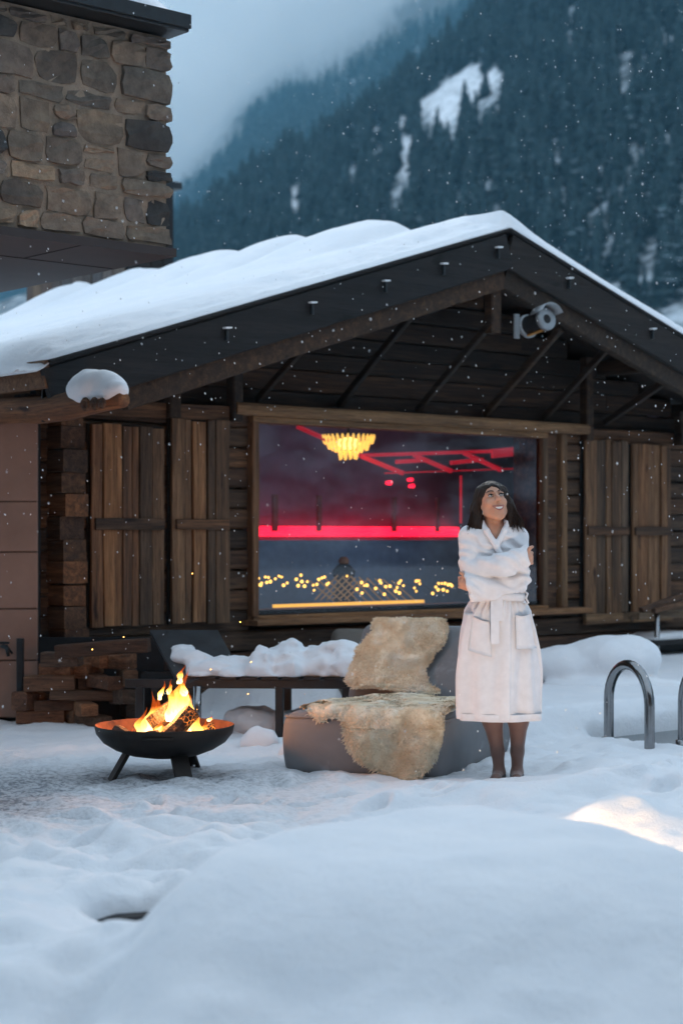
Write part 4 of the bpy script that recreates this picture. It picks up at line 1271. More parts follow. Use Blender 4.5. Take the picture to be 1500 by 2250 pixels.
def surf_seat(p, q):
    """q<0: on the seat towards the back, q>0: over the front edge and down"""
    r = 0.085; zt = SH-0.012+0.014
    q = np.asarray(q, float); p = np.asarray(p, float)
    arc = r*math.pi/2
    a = np.clip(q/r, 0, math.pi/2)
    y = np.where(q < 0, r-q, np.where(q < arc, r-r*np.sin(a), 0.0)) - 0.012*np.sin(np.clip((q-arc)/0.3, 0, 1)*3.14)
    z = np.where(q < 0, zt, np.where(q < arc, zt-r+r*np.cos(a), zt-r-(q-arc)))
    ny = np.where(q < 0, 0, np.where(q < arc, -np.sin(a), -1.0)); nz = np.where(q < 0, 1.0, np.where(q < arc, np.cos(a), 0.0))
    # past the right corner it bends round the side
    over = np.clip(p-(LW-0.06), 0, None)
    x = np.minimum(p, LW-0.06) + 0.075*np.sin(np.clip(over/0.09, 0, 1.57)); y = y + 0.06*(1-np.cos(np.clip(over/0.09, 0, 1.57))) + np.clip(over-0.14, 0, None)
    z = np.maximum(z, 0.02) + 0.010*fbm(p*5, q*5, 3.0, 2)*(q < 0) 
    lift = 0.012*(1+vnoise(p*4, q*4, 7.0))*(q < 0)
    z = z + lift - 0.055*np.clip((0.12-p)/0.12, 0, 1)**2*(q < 0.05)
    z = z - 0.012*(q < 0)
    y = y - np.where(q > arc, 0.018*(1+np.sin(p*14+q*5)), 0)
    return np.stack([x, y, z], -1), np.stack([np.zeros_like(p+q), ny, nz], -1)
seat_outline = [(0.05,-0.02),(0.07,-0.20),(0.16,-0.42),(0.26,-0.70),(0.62,-0.76),(0.84,-0.72),(0.94,-0.50),(0.86,-0.44),(0.88,-0.30),(1.0,-0.22),(1.04,-0.03),(1.00,0.06),(1.04,0.13),(1.02,0.21),(0.97,0.29),(0.91,0.35),(0.83,0.40),(0.76,0.455),(0.68,0.40),(0.58,0.36),(0.50,0.325),(0.45,0.26),(0.42,0.19),(0.41,0.12),(0.36,0.08),(0.26,0.12),(0.17,0.08),(0.15,0.02),(0.20,-0.10),(0.15,-0.16),(0.08,-0.08)]
sheepskin('sheepskin', 'pale curly sheepskin spread over the seat and hanging down the front', seat_outline, surf_seat, 3, n_tuft=75000)
_a = math.radians(33); _c, _s = math.cos(_a), math.sin(_a)
def surf_back(p, q):
    """q up along the leaning front face of the backrest; q below 0 folds out onto the seat"""
    p = np.asarray(p, float); q = np.asarray(q, float)
    up = np.array([0, _s, _c]); nrm = np.array([0, -_c, _s])
    c = np.array([0, 1.20, 0.53]) + nrm*0.125 - up*0.24
    qq = np.clip(q, 0, 0.50)
    x = p; y = c[1]+up[1]*qq; z = c[2]+up[2]*qq
    fold = 0.022*(1+np.sin(p*7+q*9))*sstep(0.5, 0.0, q)
    y = y+nrm[1]*fold; z = z+nrm[2]*fold
    ov = np.clip(q-0.50, 0, 0.2); y = y+ov*0.9; z = z-ov*0.15+0.01
    dn = np.clip(-q, 0, 0.5); y = y-dn*0.95-0.02*(dn > 0); z = z-np.minimum(dn*0.9, 0.01)+0.03*np.sin(np.clip(dn/0.12, 0, 1)*3.14)
    k_ = sstep(0.0, -0.06, q)[..., None] if np.ndim(q) else sstep(0.0, -0.06, q)
    nn = nrm*(1-k_) + np.array([0, -0.1, 1.0])*k_
    tt = sstep(0.49, 0.53, q)[..., None]
    nn = nn*(1-tt)+np.array([0, 0.1, 1.0])*tt
    sh = np.zeros(np.broadcast(p, q).shape)
    return np.stack([x+sh, y+sh, z+sh], -1), nn/np.linalg.norm(nn, axis=-1)[..., None]
back_outline = [(0.10,-0.012),(0.02,0.05),(0.05,0.18),(0.04,0.30),(0.12,0.42),(0.10,0.53),(0.28,0.55),(0.48,0.53),(0.56,0.54),(0.60,0.46),(0.61,0.36),(0.57,0.27),(0.51,0.16),(0.56,0.06),(0.64,0.015),(0.52,-0.012),(0.40,-0.018),(0.2,-0.015)]
sheepskin('sheepskin', 'tan fluffy sheepskin hanging over the backrest of the lounger', back_outline, surf_back, 9, n_tuft=55000)

# ================================================================== SNOWED-IN SUNBED (x right, at its left front foot)
bed = empty('black_sunbed', (-1.47, 12.0, 0), math.radians(-3))
tag(bed, 'black sunbed with raised headboard, loaded with snow behind the fire', 'sunbed')
BZ = 0.385
mk('frame', *bar((0.0, 0.06, BZ-0.02), (1.58, 0.06, BZ-0.02), 0.03, 0.06, 2), M['blackmetal'], bed)
mk('frame', *bar((0.0, 0.72, BZ-0.02), (1.58, 0.72, BZ-0.02), 0.03, 0.06, 2), M['blackmetal'], bed)
for x in np.linspace(0.42, 1.55, 9):
    mk('slat', *bar((x, 0.03, BZ+0.018), (x, 0.75, BZ+0.018), 0.11, 0.015, 1), M['blackmetal'], bed)
for (x, y) in ((0.1, 0.06), (1.05, 0.06), (0.1, 0.72), (1.05, 0.72), (1.5, 0.06)):
    mk('leg', *bar((x, y, -0.06), (x, y, BZ-0.04), 0.055, 0.055, 1), M['blackmetal'], bed)
mk('steel_post', *tube([(0.50, -0.02, 0.0), (0.50, -0.02, BZ-0.03)], 0.03, 12), M['steel'], bed, True)
slate = plain_mat('wet_slate', (0.035, 0.04, 0.045), 0.45, 0, 0.4, 6, 0.2)
hb = mk('headboard', [(0.36,0.02,BZ+0.01),(0.80,0.10,BZ+0.03),(0.55,0.72,BZ+0.31),(0.06,0.72,BZ+0.31),(0.36,0.03,BZ-0.02),(0.80,0.11,BZ+0.0),(0.55,0.74,BZ+0.285),(0.06,0.74,BZ+0.285)], [[0,1,2,3],[7,6,5,4],[0,4,5,1],[1,5,6,2],[2,6,7,3],[3,7,4,0]], slate, bed)
def snow_lumps(name, label, loc, lo, hi, blobs, h=0.018, amp=0.03, fr=7, rz=0.0, seed=1.0, base=None):
    f = Field(lo, hi, h)
    for (c, r) in blobs: f.ell(c, r, 0.06)
    f.op(lambda x, y, z: amp*fbm(x*fr+seed, y*fr, z*fr, 4)+amp*0.8*np.abs(fbm(x*fr*0.6, y*fr*0.6+seed, z*fr*0.6, 3)), lo, hi, mode='disp')
    if base is not None: f.op(lambda x, y, z: z-base+0*x+0*y, lo, hi, 0.01, 'sub')
    V, F = f.mesh()
    o = mk(name, smooth_mesh(V, F, 1), F, M['snow'], None, True, loc, (0, 0, rz))
    return tag(o, label, 'snow')
bl = [((0.52, 0.2, BZ+0.02), (0.16, 0.2, 0.10)), ((0.70, 0.3, BZ+0.02), (0.2, 0.3, 0.13)), ((0.92, 0.28, BZ+0.03), (0.13, 0.25, 0.19)), ((1.08, 0.4, BZ+0.03), (0.2, 0.3, 0.24)), ((1.12, 0.15, BZ+0.0), (0.2, 0.15, 0.16)), ((1.34, 0.35, BZ+0.02), (0.16, 0.3, 0.21)), ((1.5, 0.3, BZ+0.03), (0.18, 0.28, 0.23)), ((1.66, 0.34, BZ+0.03), (0.14, 0.28, 0.24))]
snow_lumps('sunbed_snow', 'lumpy heap of snow lying on the black sunbed', (-1.47, 12.0, 0), (0.3, -0.05, BZ), (2.0, 0.85, BZ+0.42), bl, rz=math.radians(-3), base=BZ+0.028, amp=0.085, fr=8)
snow_lumps('headboard_snow', 'patch of broken snow clinging to the sunbed headboard', (-1.47, 12.0, 0), (0.15, 0.0, BZ), (0.8, 0.7, BZ+0.36),
           [((0.42, 0.33, BZ+0.14), (0.16, 0.16, 0.06)), ((0.33, 0.44, BZ+0.19), (0.10, 0.12, 0.05)), ((0.55, 0.24, BZ+0.10), (0.14, 0.10, 0.05)), ((0.55, 0.14, BZ+0.06), (0.14, 0.10, 0.06)), ((0.66, 0.2, BZ+0.08), (0.1, 0.1, 0.05))], rz=math.radians(-3), amp=0.05, fr=9, seed=4.0)
for i, (x, y, s, lab) in enumerate(((-0.62, 12.35, 0.2, 'grey block of old snow under the sunbed frame'), (-0.35, 12.3, 0.15, 'block of snow under the right end of the sunbed'), (-0.9, 12.1, 0.13, 'small heap of snow beside the steel post of the sunbed'),
                                   (-1.50, 12.2, 0.07, 'small snow chunk at the foot of the firewood pile'), (-1.66, 12.15, 0.05, 'smallest snow chunk left of the fire bowl'), (-0.52, 11.5, 0.12, 'snow clod between the fire bowl and the sunbed'),
                                   (-0.28, 11.0, 0.10, 'rounded snow clod left of the grey lounger'), (-0.12, 11.5, 0.13, 'snow clod behind the left arm of the grey lounger'))):
    snow_lumps('snow_clod', lab, (x, y, float(ground_h(x, y))-0.02), (-0.4, -0.4, -0.08), (0.4, 0.4, 0.4), [((0, 0, s*0.35), (s*1.1, s*0.9, s*0.75)), ((s*0.7, 0.05, s*0.1), (s*0.7, s*0.6, s*0.5))], h=0.016, amp=0.05, fr=8, seed=i*3.3)
    bpy.data.objects[-1] if False else None

# ================================================================== FIREWOOD PILE
wood_rows = [  # px-like layout: x offset, z, length, angle, w, t
    (-2.20, 0.07, 0.34, 12, 0.13, 0.10), (-1.98, 0.06, 0.30, -60, 0.12, 0.11), (-1.80, 0.05, 0.28, -40, 0.12, 0.09), (-2.27, 0.20, 0.30, 65, 0.13, 0.12), (-2.08, 0.17, 0.33, 10, 0.12, 0.08), (-1.86, 0.15, 0.30, -70, 0.13, 0.10),
    (-2.10, 0.26, 0.34, 8, 0.13, 0.09), (-1.84, 0.26, 0.55, 2, 0.10, 0.075), (-2.12, 0.37, 0.36, 5, 0.15, 0.10), (-1.92, 0.37, 0.26, -65, 0.12, 0.11), (-1.72, 0.38, 0.28, -50, 0.12, 0.10), (-2.06, 0.47, 0.26, -18, 0.16, 0.10),
    (-1.86, 0.47, 0.28, 70, 0.11, 0.10), (-2.02, 0.57, 0.28, -10, 0.13, 0.09), (-1.80, 0.56, 0.3, -55, 0.12, 0.10), (-1.64, 0.55, 0.26, -35, 0.13, 0.10), (-1.58, 0.26, 0.28, -60, 0.12, 0.11), (-1.55, 0.12, 0.28, -75, 0.13, 0.12), (-1.55, 0.42, 0.28, -75, 0.12, 0.12)]
posn = ['bottom', 'lower', 'middle', 'upper', 'top']
labs = ['pale split log flat on the ground at the left foot of the woodpile', 'split log end at ground level in the middle of the woodpile', 'split log end at ground level near the sunbed leg', 'thick squarish log tilted against the left wall in the woodpile',
        'thin split log lying second from the ground in the woodpile', 'dark log end second from the ground in the woodpile', 'flat split log lying under the reddish ones in the woodpile', 'longest grey plank-like log in the middle of the woodpile',
        'reddish split log lying at mid-height on the left of the woodpile', 'dark round log end at mid-height in the woodpile', 'dark log end at mid-height towards the sunbed', 'upright reddish wedge standing on the left of the woodpile',
        'dark log end behind the reddish wedge in the woodpile', 'orange split log at the top left of the woodpile', 'dark log end near the top of the woodpile', 'square log end near the top right of the woodpile',
        'log end behind the sunbed leg above the lowest one', 'lowest log end behind the sunbed leg', 'log end under the tilted headboard in the woodpile']
for i, (x, z, L, ang, w, t) in enumerate(wood_rows):
    a = math.radians(ang); d = Vector((math.cos(a), math.sin(a), 0.04*math.sin(i*1.7)))
    c = Vector((x+0.02, 12.85+0.12*math.sin(i*2.3), z*0.84+0.0))
    o = mk('firewood_log', *bar(-d*L/2, d*L/2, w, t, 2, 0.008, min(w, t)*0.10), M['firewood'], None, False, c)
    tag(o, labs[i], 'firewood', 'split logs of the woodpile')
pb = mk('weathered_beam', *bar((-0.32, 0, 0), (0.34, -0.06, 0.05), 0.13, 0.09, 3, 0.006), M['log'], None, False, (-1.70, 12.62, 0.545))
tag(pb, 'long weathered beam laid across the top of the woodpile', 'beam')
tr = empty('woodpile_trestle', (-1.72, 12.7, 0)); tag(tr, 'dark low rack holding the firewood against the cabin', 'rack')
for x in (-0.62, 0.45):
    mk('post', *bar((x, 0.25, -0.05), (x, 0.25, 0.62), 0.05, 0.05, 1), M['blackmetal'], tr)
mk('back_board', *box(-0.62, 0.6, 0.40, 0.42, -0.05, 0.62), M['dark'], tr)

# ================================================================== RIGHT SIDE
# snow-buried lounger
sx, sy = 2.07, 14.25
snow_lumps('snow_covered_lounger', 'big rounded hump of snow burying a lounger right of the woman', (sx, sy, 0.16), (-0.75, -0.5, -0.1), (0.75, 0.6, 0.6),
           [((0.12, 0.05, 0.22), (0.36, 0.34, 0.19)), ((-0.25, 0.05, 0.16), (0.36, 0.30, 0.17)), ((0.25, 0.05, 0.20), (0.26, 0.30, 0.17)), ((0.0, -0.25, 0.03), (0.5, 0.2, 0.07)), ((0.40, -0.2, 0.0), (0.3, 0.25, 0.09))], h=0.02, amp=0.03, fr=5, seed=8.0)
# wall bench at the far right
bn = empty('wall_bench', (*to_xy(6.9, -0.5), 0.0), A)
tag(bn, 'dark bench with steel legs against the cabin wall at the right edge', 'bench')
mk('seat_board', *bar((-0.55, 0, 0.34), (1.6, 0, 0.34), 0.42, 0.05, 2), M['fascia'], bn)
mk('front_panel', *box(-0.5, 1.6, 0.1, 0.12, -0.05, 0.31), M['blackmetal'], bn)
for x in (-0.45, 0.6): mk('leg', *tube([(x, -0.16, -0.05), (x, -0.16, 0.62)], 0.025, 10), M['steel'], bn, True)
mk('armrest', *bar((-0.7, -0.05, 0.60), (1.4, -0.05, 0.60), 0.2, 0.06, 2, 0.004), M['trim'], bn)
for i, (a, b) in enumerate((((-0.62, -0.10, 0.66), (-0.10, -0.22, 0.80)), ((-0.50, -0.16, 0.65), (0.05, -0.28, 0.76)))):
    tag(mk('kindling_stick', *bar(a, b, 0.06, 0.05, 2, 0.004), M['firewood'], None, False, bn.location, (0, 0, A)), ['upper pale stick of kindling sticking out over the wall bench', 'lower pale stick of kindling lying across the wall bench'][i], 'kindling', 'kindling on the bench')
XX, YY = np.meshgrid(np.linspace(-0.5, 1.55, 50), np.linspace(-0.2, 0.2, 14), indexing='ij')
ed = np.clip(np.minimum(np.minimum(XX+0.5, 1.55-XX), np.minimum(YY+0.2, 0.2-YY))/0.08, 0, 1)**0.5
V, F = heap(XX, YY, 0.368+0.055*ed*(1+0.4*fbm(XX*4, YY*4, 2, 3)), np.full_like(XX, 0.367))
tag(mk('bench_snow', V, F, M['snow'], None, True, bn.location, (0, 0, A)), 'strip of snow on the seat of the wall bench', 'snow')

# pool handrails
def handrail(base, label):
    root = empty('pool_handrail', (base[0], base[1], 0.0), math.atan2(-0.50, 0.19))
    tag(root, label, 'handrail', 'steel pool handrails')
    Lr, H, r = 0.53, 0.515, 0.25
    pts = [(0, 0, -0.25), (0, 0, 0.0), (0, 0, H-r)]
    for i in range(1, 16):
        a = math.pi - math.pi*i/16
        pts.append((Lr/2 + Lr/2*math.cos(a), 0, H-r+r*math.sin(a)))
    pts += [(Lr, 0, H-r), (Lr, 0, -0.05), (Lr, 0, -0.35)]
    mk('rail_tube', *tube(pts, 0.034, 16), M['steel'], root, True)
    mk('floor_flange', *lathe([(0.024, 0.012), (0.05, 0.010), (0.052, -0.05)], 18), M['steel'], root, True)
    return root
handrail((1.80, 11.97), 'arched steel pool handrail standing complete right of the woman')
handrail((2.27, 11.82), 'second steel pool handrail cut off by the right edge')

# sunken lamp glowing through the snow
lx_, ly_ = 1.05, 7.56
lzg = float(ground_h(lx_, ly_))
lamp = empty('sunken_garden_lamp', (lx_, ly_, lzg), 0)
tag(lamp, 'garden lamp sunk behind the snow drift, lighting the hollow warmly', 'lamp')
mk('lamp_housing', *lathe([(0.0, -0.05), (0.055, -0.05), (0.06, 0.03), (0.052, 0.035)], 20), M['darkmetal'], lamp, True)
mk('lamp_glass', *lathe([(0.052, 0.033), (0.03, 0.042), (0.0, 0.045)], 20), emit_mat('lamp_glass', (1.0, 0.66, 0.32), 30), lamp, True)
ll = bpy.data.lights.new('lamp_light', 'POINT'); ll.energy = 30.0; ll.color = (1.0, 0.60, 0.29); ll.shadow_soft_size = 0.04
llo = bpy.data.objects.new('lamp_light', ll); col.objects.link(llo); llo.parent = lamp; llo.location = (0, 0, 0.10)
sl_ = bpy.data.lights.new('robe_spot', 'SPOT'); sl_.energy = 33; sl_.color = (1.0, 0.80, 0.68); sl_.spot_size = math.radians(46); sl_.spot_blend = 0.9; sl_.shadow_soft_size = 0.05  # spot added at the lamp, aimed at the woman to brighten her robe
slo = bpy.data.objects.new('robe_spot', sl_); col.objects.link(slo); slo.parent = lamp; slo.location = (0, 0.05, 0.14)
slo.rotation_euler = Vector((0.22, -2.4, -0.95)).to_track_quat('Z', 'Y').to_euler()

# terrace edge stone showing in the hole
tag(mk('terrace_edge_stone', *bar((-0.15, 0, 0), (0.15, 0.03, 0), 0.1, 0.07, 2, 0.01), M['dark'], None, False, (-0.71, 6.27, -0.015)), 'dark stone edge showing in the snow hole in the foreground', 'stone')

# ================================================================== BEHIND THE GLASS
def inroom(u, v, z): return (*to_xy(u, v), z)
def seen(px, py, v):
    """place behind the glass at depth v that shows at this spot of the window"""
    k_ = (px-750)/3900
    u = (k_*(CAB[1]+CA*v)-CAB[0]+SA*v)/(CA-k_*SA)
    return u, CAM_H-(py-1180)/3900*(CAB[1]+SA*u+CA*v)
M['red_glow'] = emit_mat('red_glow', (1.0, 0.008, 0.035), 2.2)
M['red_glow_faint'] = emit_mat('rafter_red', (0.8, 0.006, 0.03), 0.26)
u0, _ = seen(553, 1180, 1.6); u1, _ = seen(1005, 1180, 1.6)
red = empty('red_reflection_bar', inroom(u0, 1.6, 1.37), A)  # glowing bars set inside in place of red reflected in the glass
tag(red, 'long glowing red bar standing in for a red reflection in the window', 'reflection bar')
mk('glow_bar', *bar((0.0, 0.0, 0.02), (u1-u0, 0.0, 0.02), 0.03, 0.05, 1), M['red_glow'], red)
mk('glow_bar', *bar((0.0, 0.3, 0.05), (u1-u0+0.3, 0.3, 0.05), 0.03, 0.09, 1), M['red_glow'], red)
for (px, wd) in ((618, 0.06), (715, 0.05), (880, 0.05), (975, 0.04)):
    uu_, _ = seen(px, 1150, 1.7)
    mk('upright', *bar((uu_-u0, 0.2, 0.0), (uu_-u0, 0.2, 0.4), wd, 0.04, 1), M['roomwood'], red)
fr_ = empty('red_rafter_glow', inroom(*seen(785, 1003, 1.0)[:1], 1.0, 0), A)  # self-glowing rods in place of rafters lit red
tag(fr_, 'red neon glowing in place of red-lit rafters inside the window', 'rafter glow')
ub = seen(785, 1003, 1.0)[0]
def rods(pa, pb, va, vb, w, t):
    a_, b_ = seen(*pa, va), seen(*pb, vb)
    mk('rafter_rod', *bar((a_[0]-ub, va-1.0, a_[1]), (b_[0]-ub, vb-1.0, b_[1]), w, t, 1), M['red_glow_faint'], fr_)
rods((785, 1001), (1130, 990), 1.0, 1.0, 0.03, 0.035)
rods((795, 1003), (885, 1040), 0.9, 0.5, 0.05, 0.04); rods((910, 1000), (990, 1035), 0.9, 0.5, 0.05, 0.04); rods((1020, 996), (1100, 1033), 0.9, 0.5, 0.05, 0.04)
rods((1080, 997), (1130, 992), 0.8, 0.8, 0.03, 0.09); rods((870, 1015), (935, 1011), 1.1, 1.1, 0.03, 0.04); rods((990, 1017), (1060, 1010), 1.1, 1.1, 0.03, 0.04)
rods((655, 938), (722, 968), 1.2, 0.8, 0.05, 0.035)
rods((845, 1040), (1130, 1030), 1.3, 1.3, 0.015, 0.012); rods((1012, 1045), (1012, 1150), 1.3, 1.3, 0.02, 0.02)
dk = empty('red_spot_lamps', inroom(*seen(860, 1060, 1.2)[:1], 1.2, 0), A); tag(dk, 'pair of small round red spot lamps on the back wall inside the window', 'spot lamps')
for (px, py, r_) in ((858, 1061, 0.022), (905, 1054, 0.018), (908, 1068, 0.02)):
    q_ = seen(px, py, 1.2); q0 = seen(860, 1060, 1.2)
    mk('lamp_head', *tube([(q_[0]-q0[0], 0.0, q_[1]), (q_[0]-q0[0], 0.06, q_[1])], [r_, r_*0.8], 12), M['red_glow'], dk, True)
cu, cz = seen(765, 945, 0.75)
ch = empty('chandelier', inroom(cu, 0.75, cz+0.12), A)
tag(ch, 'golden glowing crystal chandelier hanging inside the window', 'chandelier')
ch.scale = (1.18, 1.18, 0.82)
M['gold'] = emit_mat('lit_crystal', (1.0, 0.56, 0.10), 0.85)
M['gold'].node_tree.nodes['Principled BSDF'].inputs['Roughness'].default_value = 0.2
mk('rod', *tube([(0, 0, 0.2), (0, 0, -0.30)], 0.01, 8), M['darkmetal'], ch)
mk('frame_ring', *lathe([(0.20, -0.20), (0.205, -0.21), (0.20, -0.22)], 32), M['darkmetal'], ch, True)
def crystals(r, z0, z1, n, name):
    for j in range(n):
        a = 6.283*j/n
        p0 = Vector((r*math.cos(a), r*math.sin(a), z0)); p1 = Vector((r*0.93*math.cos(a), r*0.93*math.sin(a), z1+random.uniform(-0.01, 0.01)))
        mk(name, *tube([p0, p0.lerp(p1, 0.3), p1], [0.006, 0.013, 0.005], 5), M['gold'], ch)
crystals(0.205, -0.20, -0.30, 30, 'crystal'); crystals(0.165, -0.27, -0.37, 24, 'crystal'); crystals(0.115, -0.33, -0.40, 16, 'crystal'); crystals(0.07, -0.38, -0.48, 10, 'crystal')
mk('bulb', *lathe([(0.0, -0.22), (0.07, -0.25), (0.09, -0.30), (0.05, -0.36), (0.0, -0.37)], 16), emit_mat('warm_bulb', (1.0, 0.6, 0.15), 2.0), ch, True)
gv = 0.35
gu, gz = seen(553, 1285, gv)
fl_ = empty('village_light_standin', inroom(gu, gv, gz), A)  # bulbs added inside in place of village lights reflected in the glass
tag(fl_, 'warm round bulbs standing in for village lights reflected in the window', 'reflected lights')
bulb_mat = emit_mat('village_glow', (1.0, 0.52, 0.09), 2.2)
ball = mk_mesh('village_dot', *lathe([(0.0005, -1), (0.5, -0.86), (0.86, -0.5), (1, 0), (0.86, 0.5), (0.5, 0.86), (0.0005, 1)], 12), True); ball.materials.append(bulb_mat)
wire = []
rb = random.Random(5)
bpx = [(557,1284),(561,1287),(567,1271),(569,1285),(573,1286),(575,1281),(583,1268),(586,1280),(590,1269),(594,1278),(605,1272),(613,1266),(619,1268),(623,1286),(631,1281),(651,1273),(655,1287),(661,1264),(663,1278),(669,1288),(675,1278),(688,1286),(690,1297),(696,1284),(700,1273),(707,1270),(713,1268),(718,1284),(722,1281),(762,1266),(794,1280),(784,1295),(795,1303),(800,1287),(806,1286),(825,1293),(834,1276),(837,1281),(847,1289),(856,1288),(844,1306),(872,1291),(876,1281),(880,1276),(886,1287),(869,1299),(877,1303),(914,1277),(920,1276),(922,1283),(910,1292),(914,1299),(957,1290),(963,1282),(970,1282),(977,1282),(984,1285),(989,1284),(992,1287),(962,1296),(973,1296),(982,1299),(950,1304),(1152,1271),(1154,1281)]
bpx.sort()
for (px, py) in bpx:
    dv = rb.uniform(-0.04, 0.04); q_ = seen(px, py, gv+dv)
    o = bpy.data.objects.new('village_dot', ball); col.objects.link(o); o.parent = fl_; o.location = (q_[0]-gu, dv, q_[1]-gz)
    s = rb.uniform(0.010, 0.0155); o.scale = (s, s, s)
    wire.append((q_[0]-gu, dv, q_[1]-gz+0.018))
mk('wire', *tube(wire, 0.0015, 4), M['blackmetal'], fl_)
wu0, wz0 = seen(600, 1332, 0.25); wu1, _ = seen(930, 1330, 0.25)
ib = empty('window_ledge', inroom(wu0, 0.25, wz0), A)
tag(ib, 'inner window ledge with a glowing yellow strip for the warm light on it', 'ledge')
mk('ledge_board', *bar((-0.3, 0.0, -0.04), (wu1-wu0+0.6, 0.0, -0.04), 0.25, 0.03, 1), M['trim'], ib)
mk('sill_glow', *bar((0.0, 0.0, 0.0), (wu1-wu0, 0.0, 0.0), 0.02, 0.028, 1), emit_mat('yellow_strip', (1.0, 0.5, 0.06), 0.8), ib)  # glowing strip stands in for warm light falling on the sill
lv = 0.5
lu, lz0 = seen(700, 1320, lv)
lc = empty('lattice_standin', inroom(lu, lv, lz0), A)
tag(lc, 'golden glowing bars standing in for a lattice reflected in the window', 'reflected lattice')
M['lattice_emit'] = emit_mat('lattice_glow', (0.5, 0.33, 0.14), 0.12)  # bars glow on their own, standing in for a lattice reflection
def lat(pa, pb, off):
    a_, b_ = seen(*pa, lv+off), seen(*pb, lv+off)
    mk('lattice_bar', *bar((a_[0]-lu, off, a_[1]-lz0), (b_[0]-lu, off, b_[1]-lz0), 0.010, 0.010, 1), M['lattice_emit'], lc)
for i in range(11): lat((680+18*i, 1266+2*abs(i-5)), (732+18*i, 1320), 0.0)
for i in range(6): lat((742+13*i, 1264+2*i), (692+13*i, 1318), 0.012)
fg = empty('silhouette_standin', inroom(*seen(755, 1322, 0.75)[:1], 0.75, seen(755, 1322, 0.75)[1]), A)  # added shape in place of a silhouette reflected in the glass
tag(fg, 'dark rounded shape with a tan top standing in for a reflected silhouette', 'reflected silhouette')
mk('trunk', *lathe([(0.02, -0.02), (0.10, 0.0), (0.09, 0.10), (0.07, 0.18), (0.10, 0.24), (0.11, 0.28), (0.06, 0.34), (0.001, 0.36)], 16), M['dark'], fg, True)
mk('top', *lathe([(0.001, 0.345), (0.045, 0.35), (0.05, 0.38), (0.03, 0.41), (0.001, 0.415)], 14), plain_mat('tan_top', (0.35, 0.2, 0.12), 0.7), fg, True)

# ================================================================== FALLING SNOW
rs_ = np.random.default_rng(21)
n = 1900
yy = rs_.uniform(7.0, 15.5, n)
xx = (rs_.uniform(-0.2, 0.2, n))*yy
zz = CAM_H + yy*rs_.uniform(-0.20, 0.31, n)
uu, vv = to_uv(xx, yy)
ok = (zz > 0.35) & ~((vv > -1.05) & (zz > 2.2)) & (vv < -0.3)
xx, yy, zz = xx[ok], yy[ok], zz[ok]
L = rs_.uniform(0.003, 0.007, len(xx)); w = L*rs_.uniform(0.35, 0.6, len(xx)); a = rs_.normal(0.12, 0.25, len(xx))
dx, dz = np.sin(a)*L, -np.cos(a)*L
c = np.stack([xx, yy, zz], 1); d = np.stack([dx, rs_.normal(0, 0.001, len(xx)), dz], 1); px_ = np.stack([np.cos(a)*w, 0*w, np.sin(a)*w], 1); py_ = np.stack([0*w, w, 0*w], 1)
V = np.stack([c+d, c-d, c+px_, c-px_, c+py_, c-py_], 1).reshape(-1, 3)
i0 = (np.arange(len(xx))*6)[:, None]
octa = np.array([(0,2,4),(0,4,3),(0,3,5),(0,5,2),(1,4,2),(1,3,4),(1,5,3),(1,2,5)])
F = (i0[:, :, None] + octa[None]).reshape(-1, 3)
tag(mk('falling_snowflakes', V, F, M['snow']), 'snowflakes drifting down through the evening air', 'snowflakes', kind='stuff')

# ================================================================== THE WOMAN (local: x image right, y away, z up)
WX, WY = 0.91, 9.90
WZ = 0.0
def rotm(yaw, pitch, roll):
    return (Matrix.Rotation(math.radians(yaw), 3, 'Z') @ Matrix.Rotation(math.radians(pitch), 3, 'X') @ Matrix.Rotation(math.radians(roll), 3, 'Y'))
HR = rotm(11, -25, -6)
HC = Vector((-0.070, -0.008, 1.553))
HRT = HR.transposed()
HM = [tuple(HRT[i]) for i in range(3)]
def hp(x, y, z): return tuple(HC + HR @ Vector((x, y, z)))

k = NT('skin'); v = k.coords(rnd=False); n1 = k.noise(v, 14, 4, 0.6)
M['skin'] = k.set(color=k.ramp(n1, [(0.3, (0.52, 0.26, 0.165)), (0.7, (0.60, 0.32, 0.21))]), rough=0.5)
k.b.inputs['Subsurface Weight'].default_value = 0.15; k.b.inputs['Subsurface Radius'].default_value = (0.01, 0.004, 0.002); k.b.inputs['Subsurface Scale'].default_value = 0.6
k = NT('sheer_tights'); n1 = k.noise(k.coords(rnd=False), 9, 3, 0.5)
M['tights'] = k.set(color=k.ramp(n1, [(0.3, (0.14, 0.070, 0.052)), (0.7, (0.18, 0.092, 0.070))]), rough=0.55)
k.b.inputs['Sheen Weight'].default_value = 0.3
k = NT('terry_cloth'); v = k.coords(rnd=False); n1 = k.noise(v, 190, 3, 0.7); n2 = k.noise(v, 20, 4, 0.6)
M['terry'] = k.set(color=k.ramp(n2, [(0.3, (0.74, 0.73, 0.75)), (0.7, (0.82, 0.81, 0.83))]), rough=0.95, normal=k.bump(n1, 0.35, 0.003, k.bump(n2, 0.2, 0.006)))
k.b.inputs['Sheen Weight'].default_value = 0.25
k = NT('dark_hair'); v = k.coords((60, 60, 3), rnd=False); n1 = k.noise(v, 2.5, 4, 0.7)
M['hair'] = k.set(color=k.ramp(n1, [(0.3, (0.009, 0.005, 0.004)), (0.7, (0.038, 0.021, 0.013))]), rough=0.4, normal=k.bump(n1, 0.9, 0.01))

B = Field((-0.36, -0.30, -0.02), (0.26, 0.22, 1.72), 0.0048)
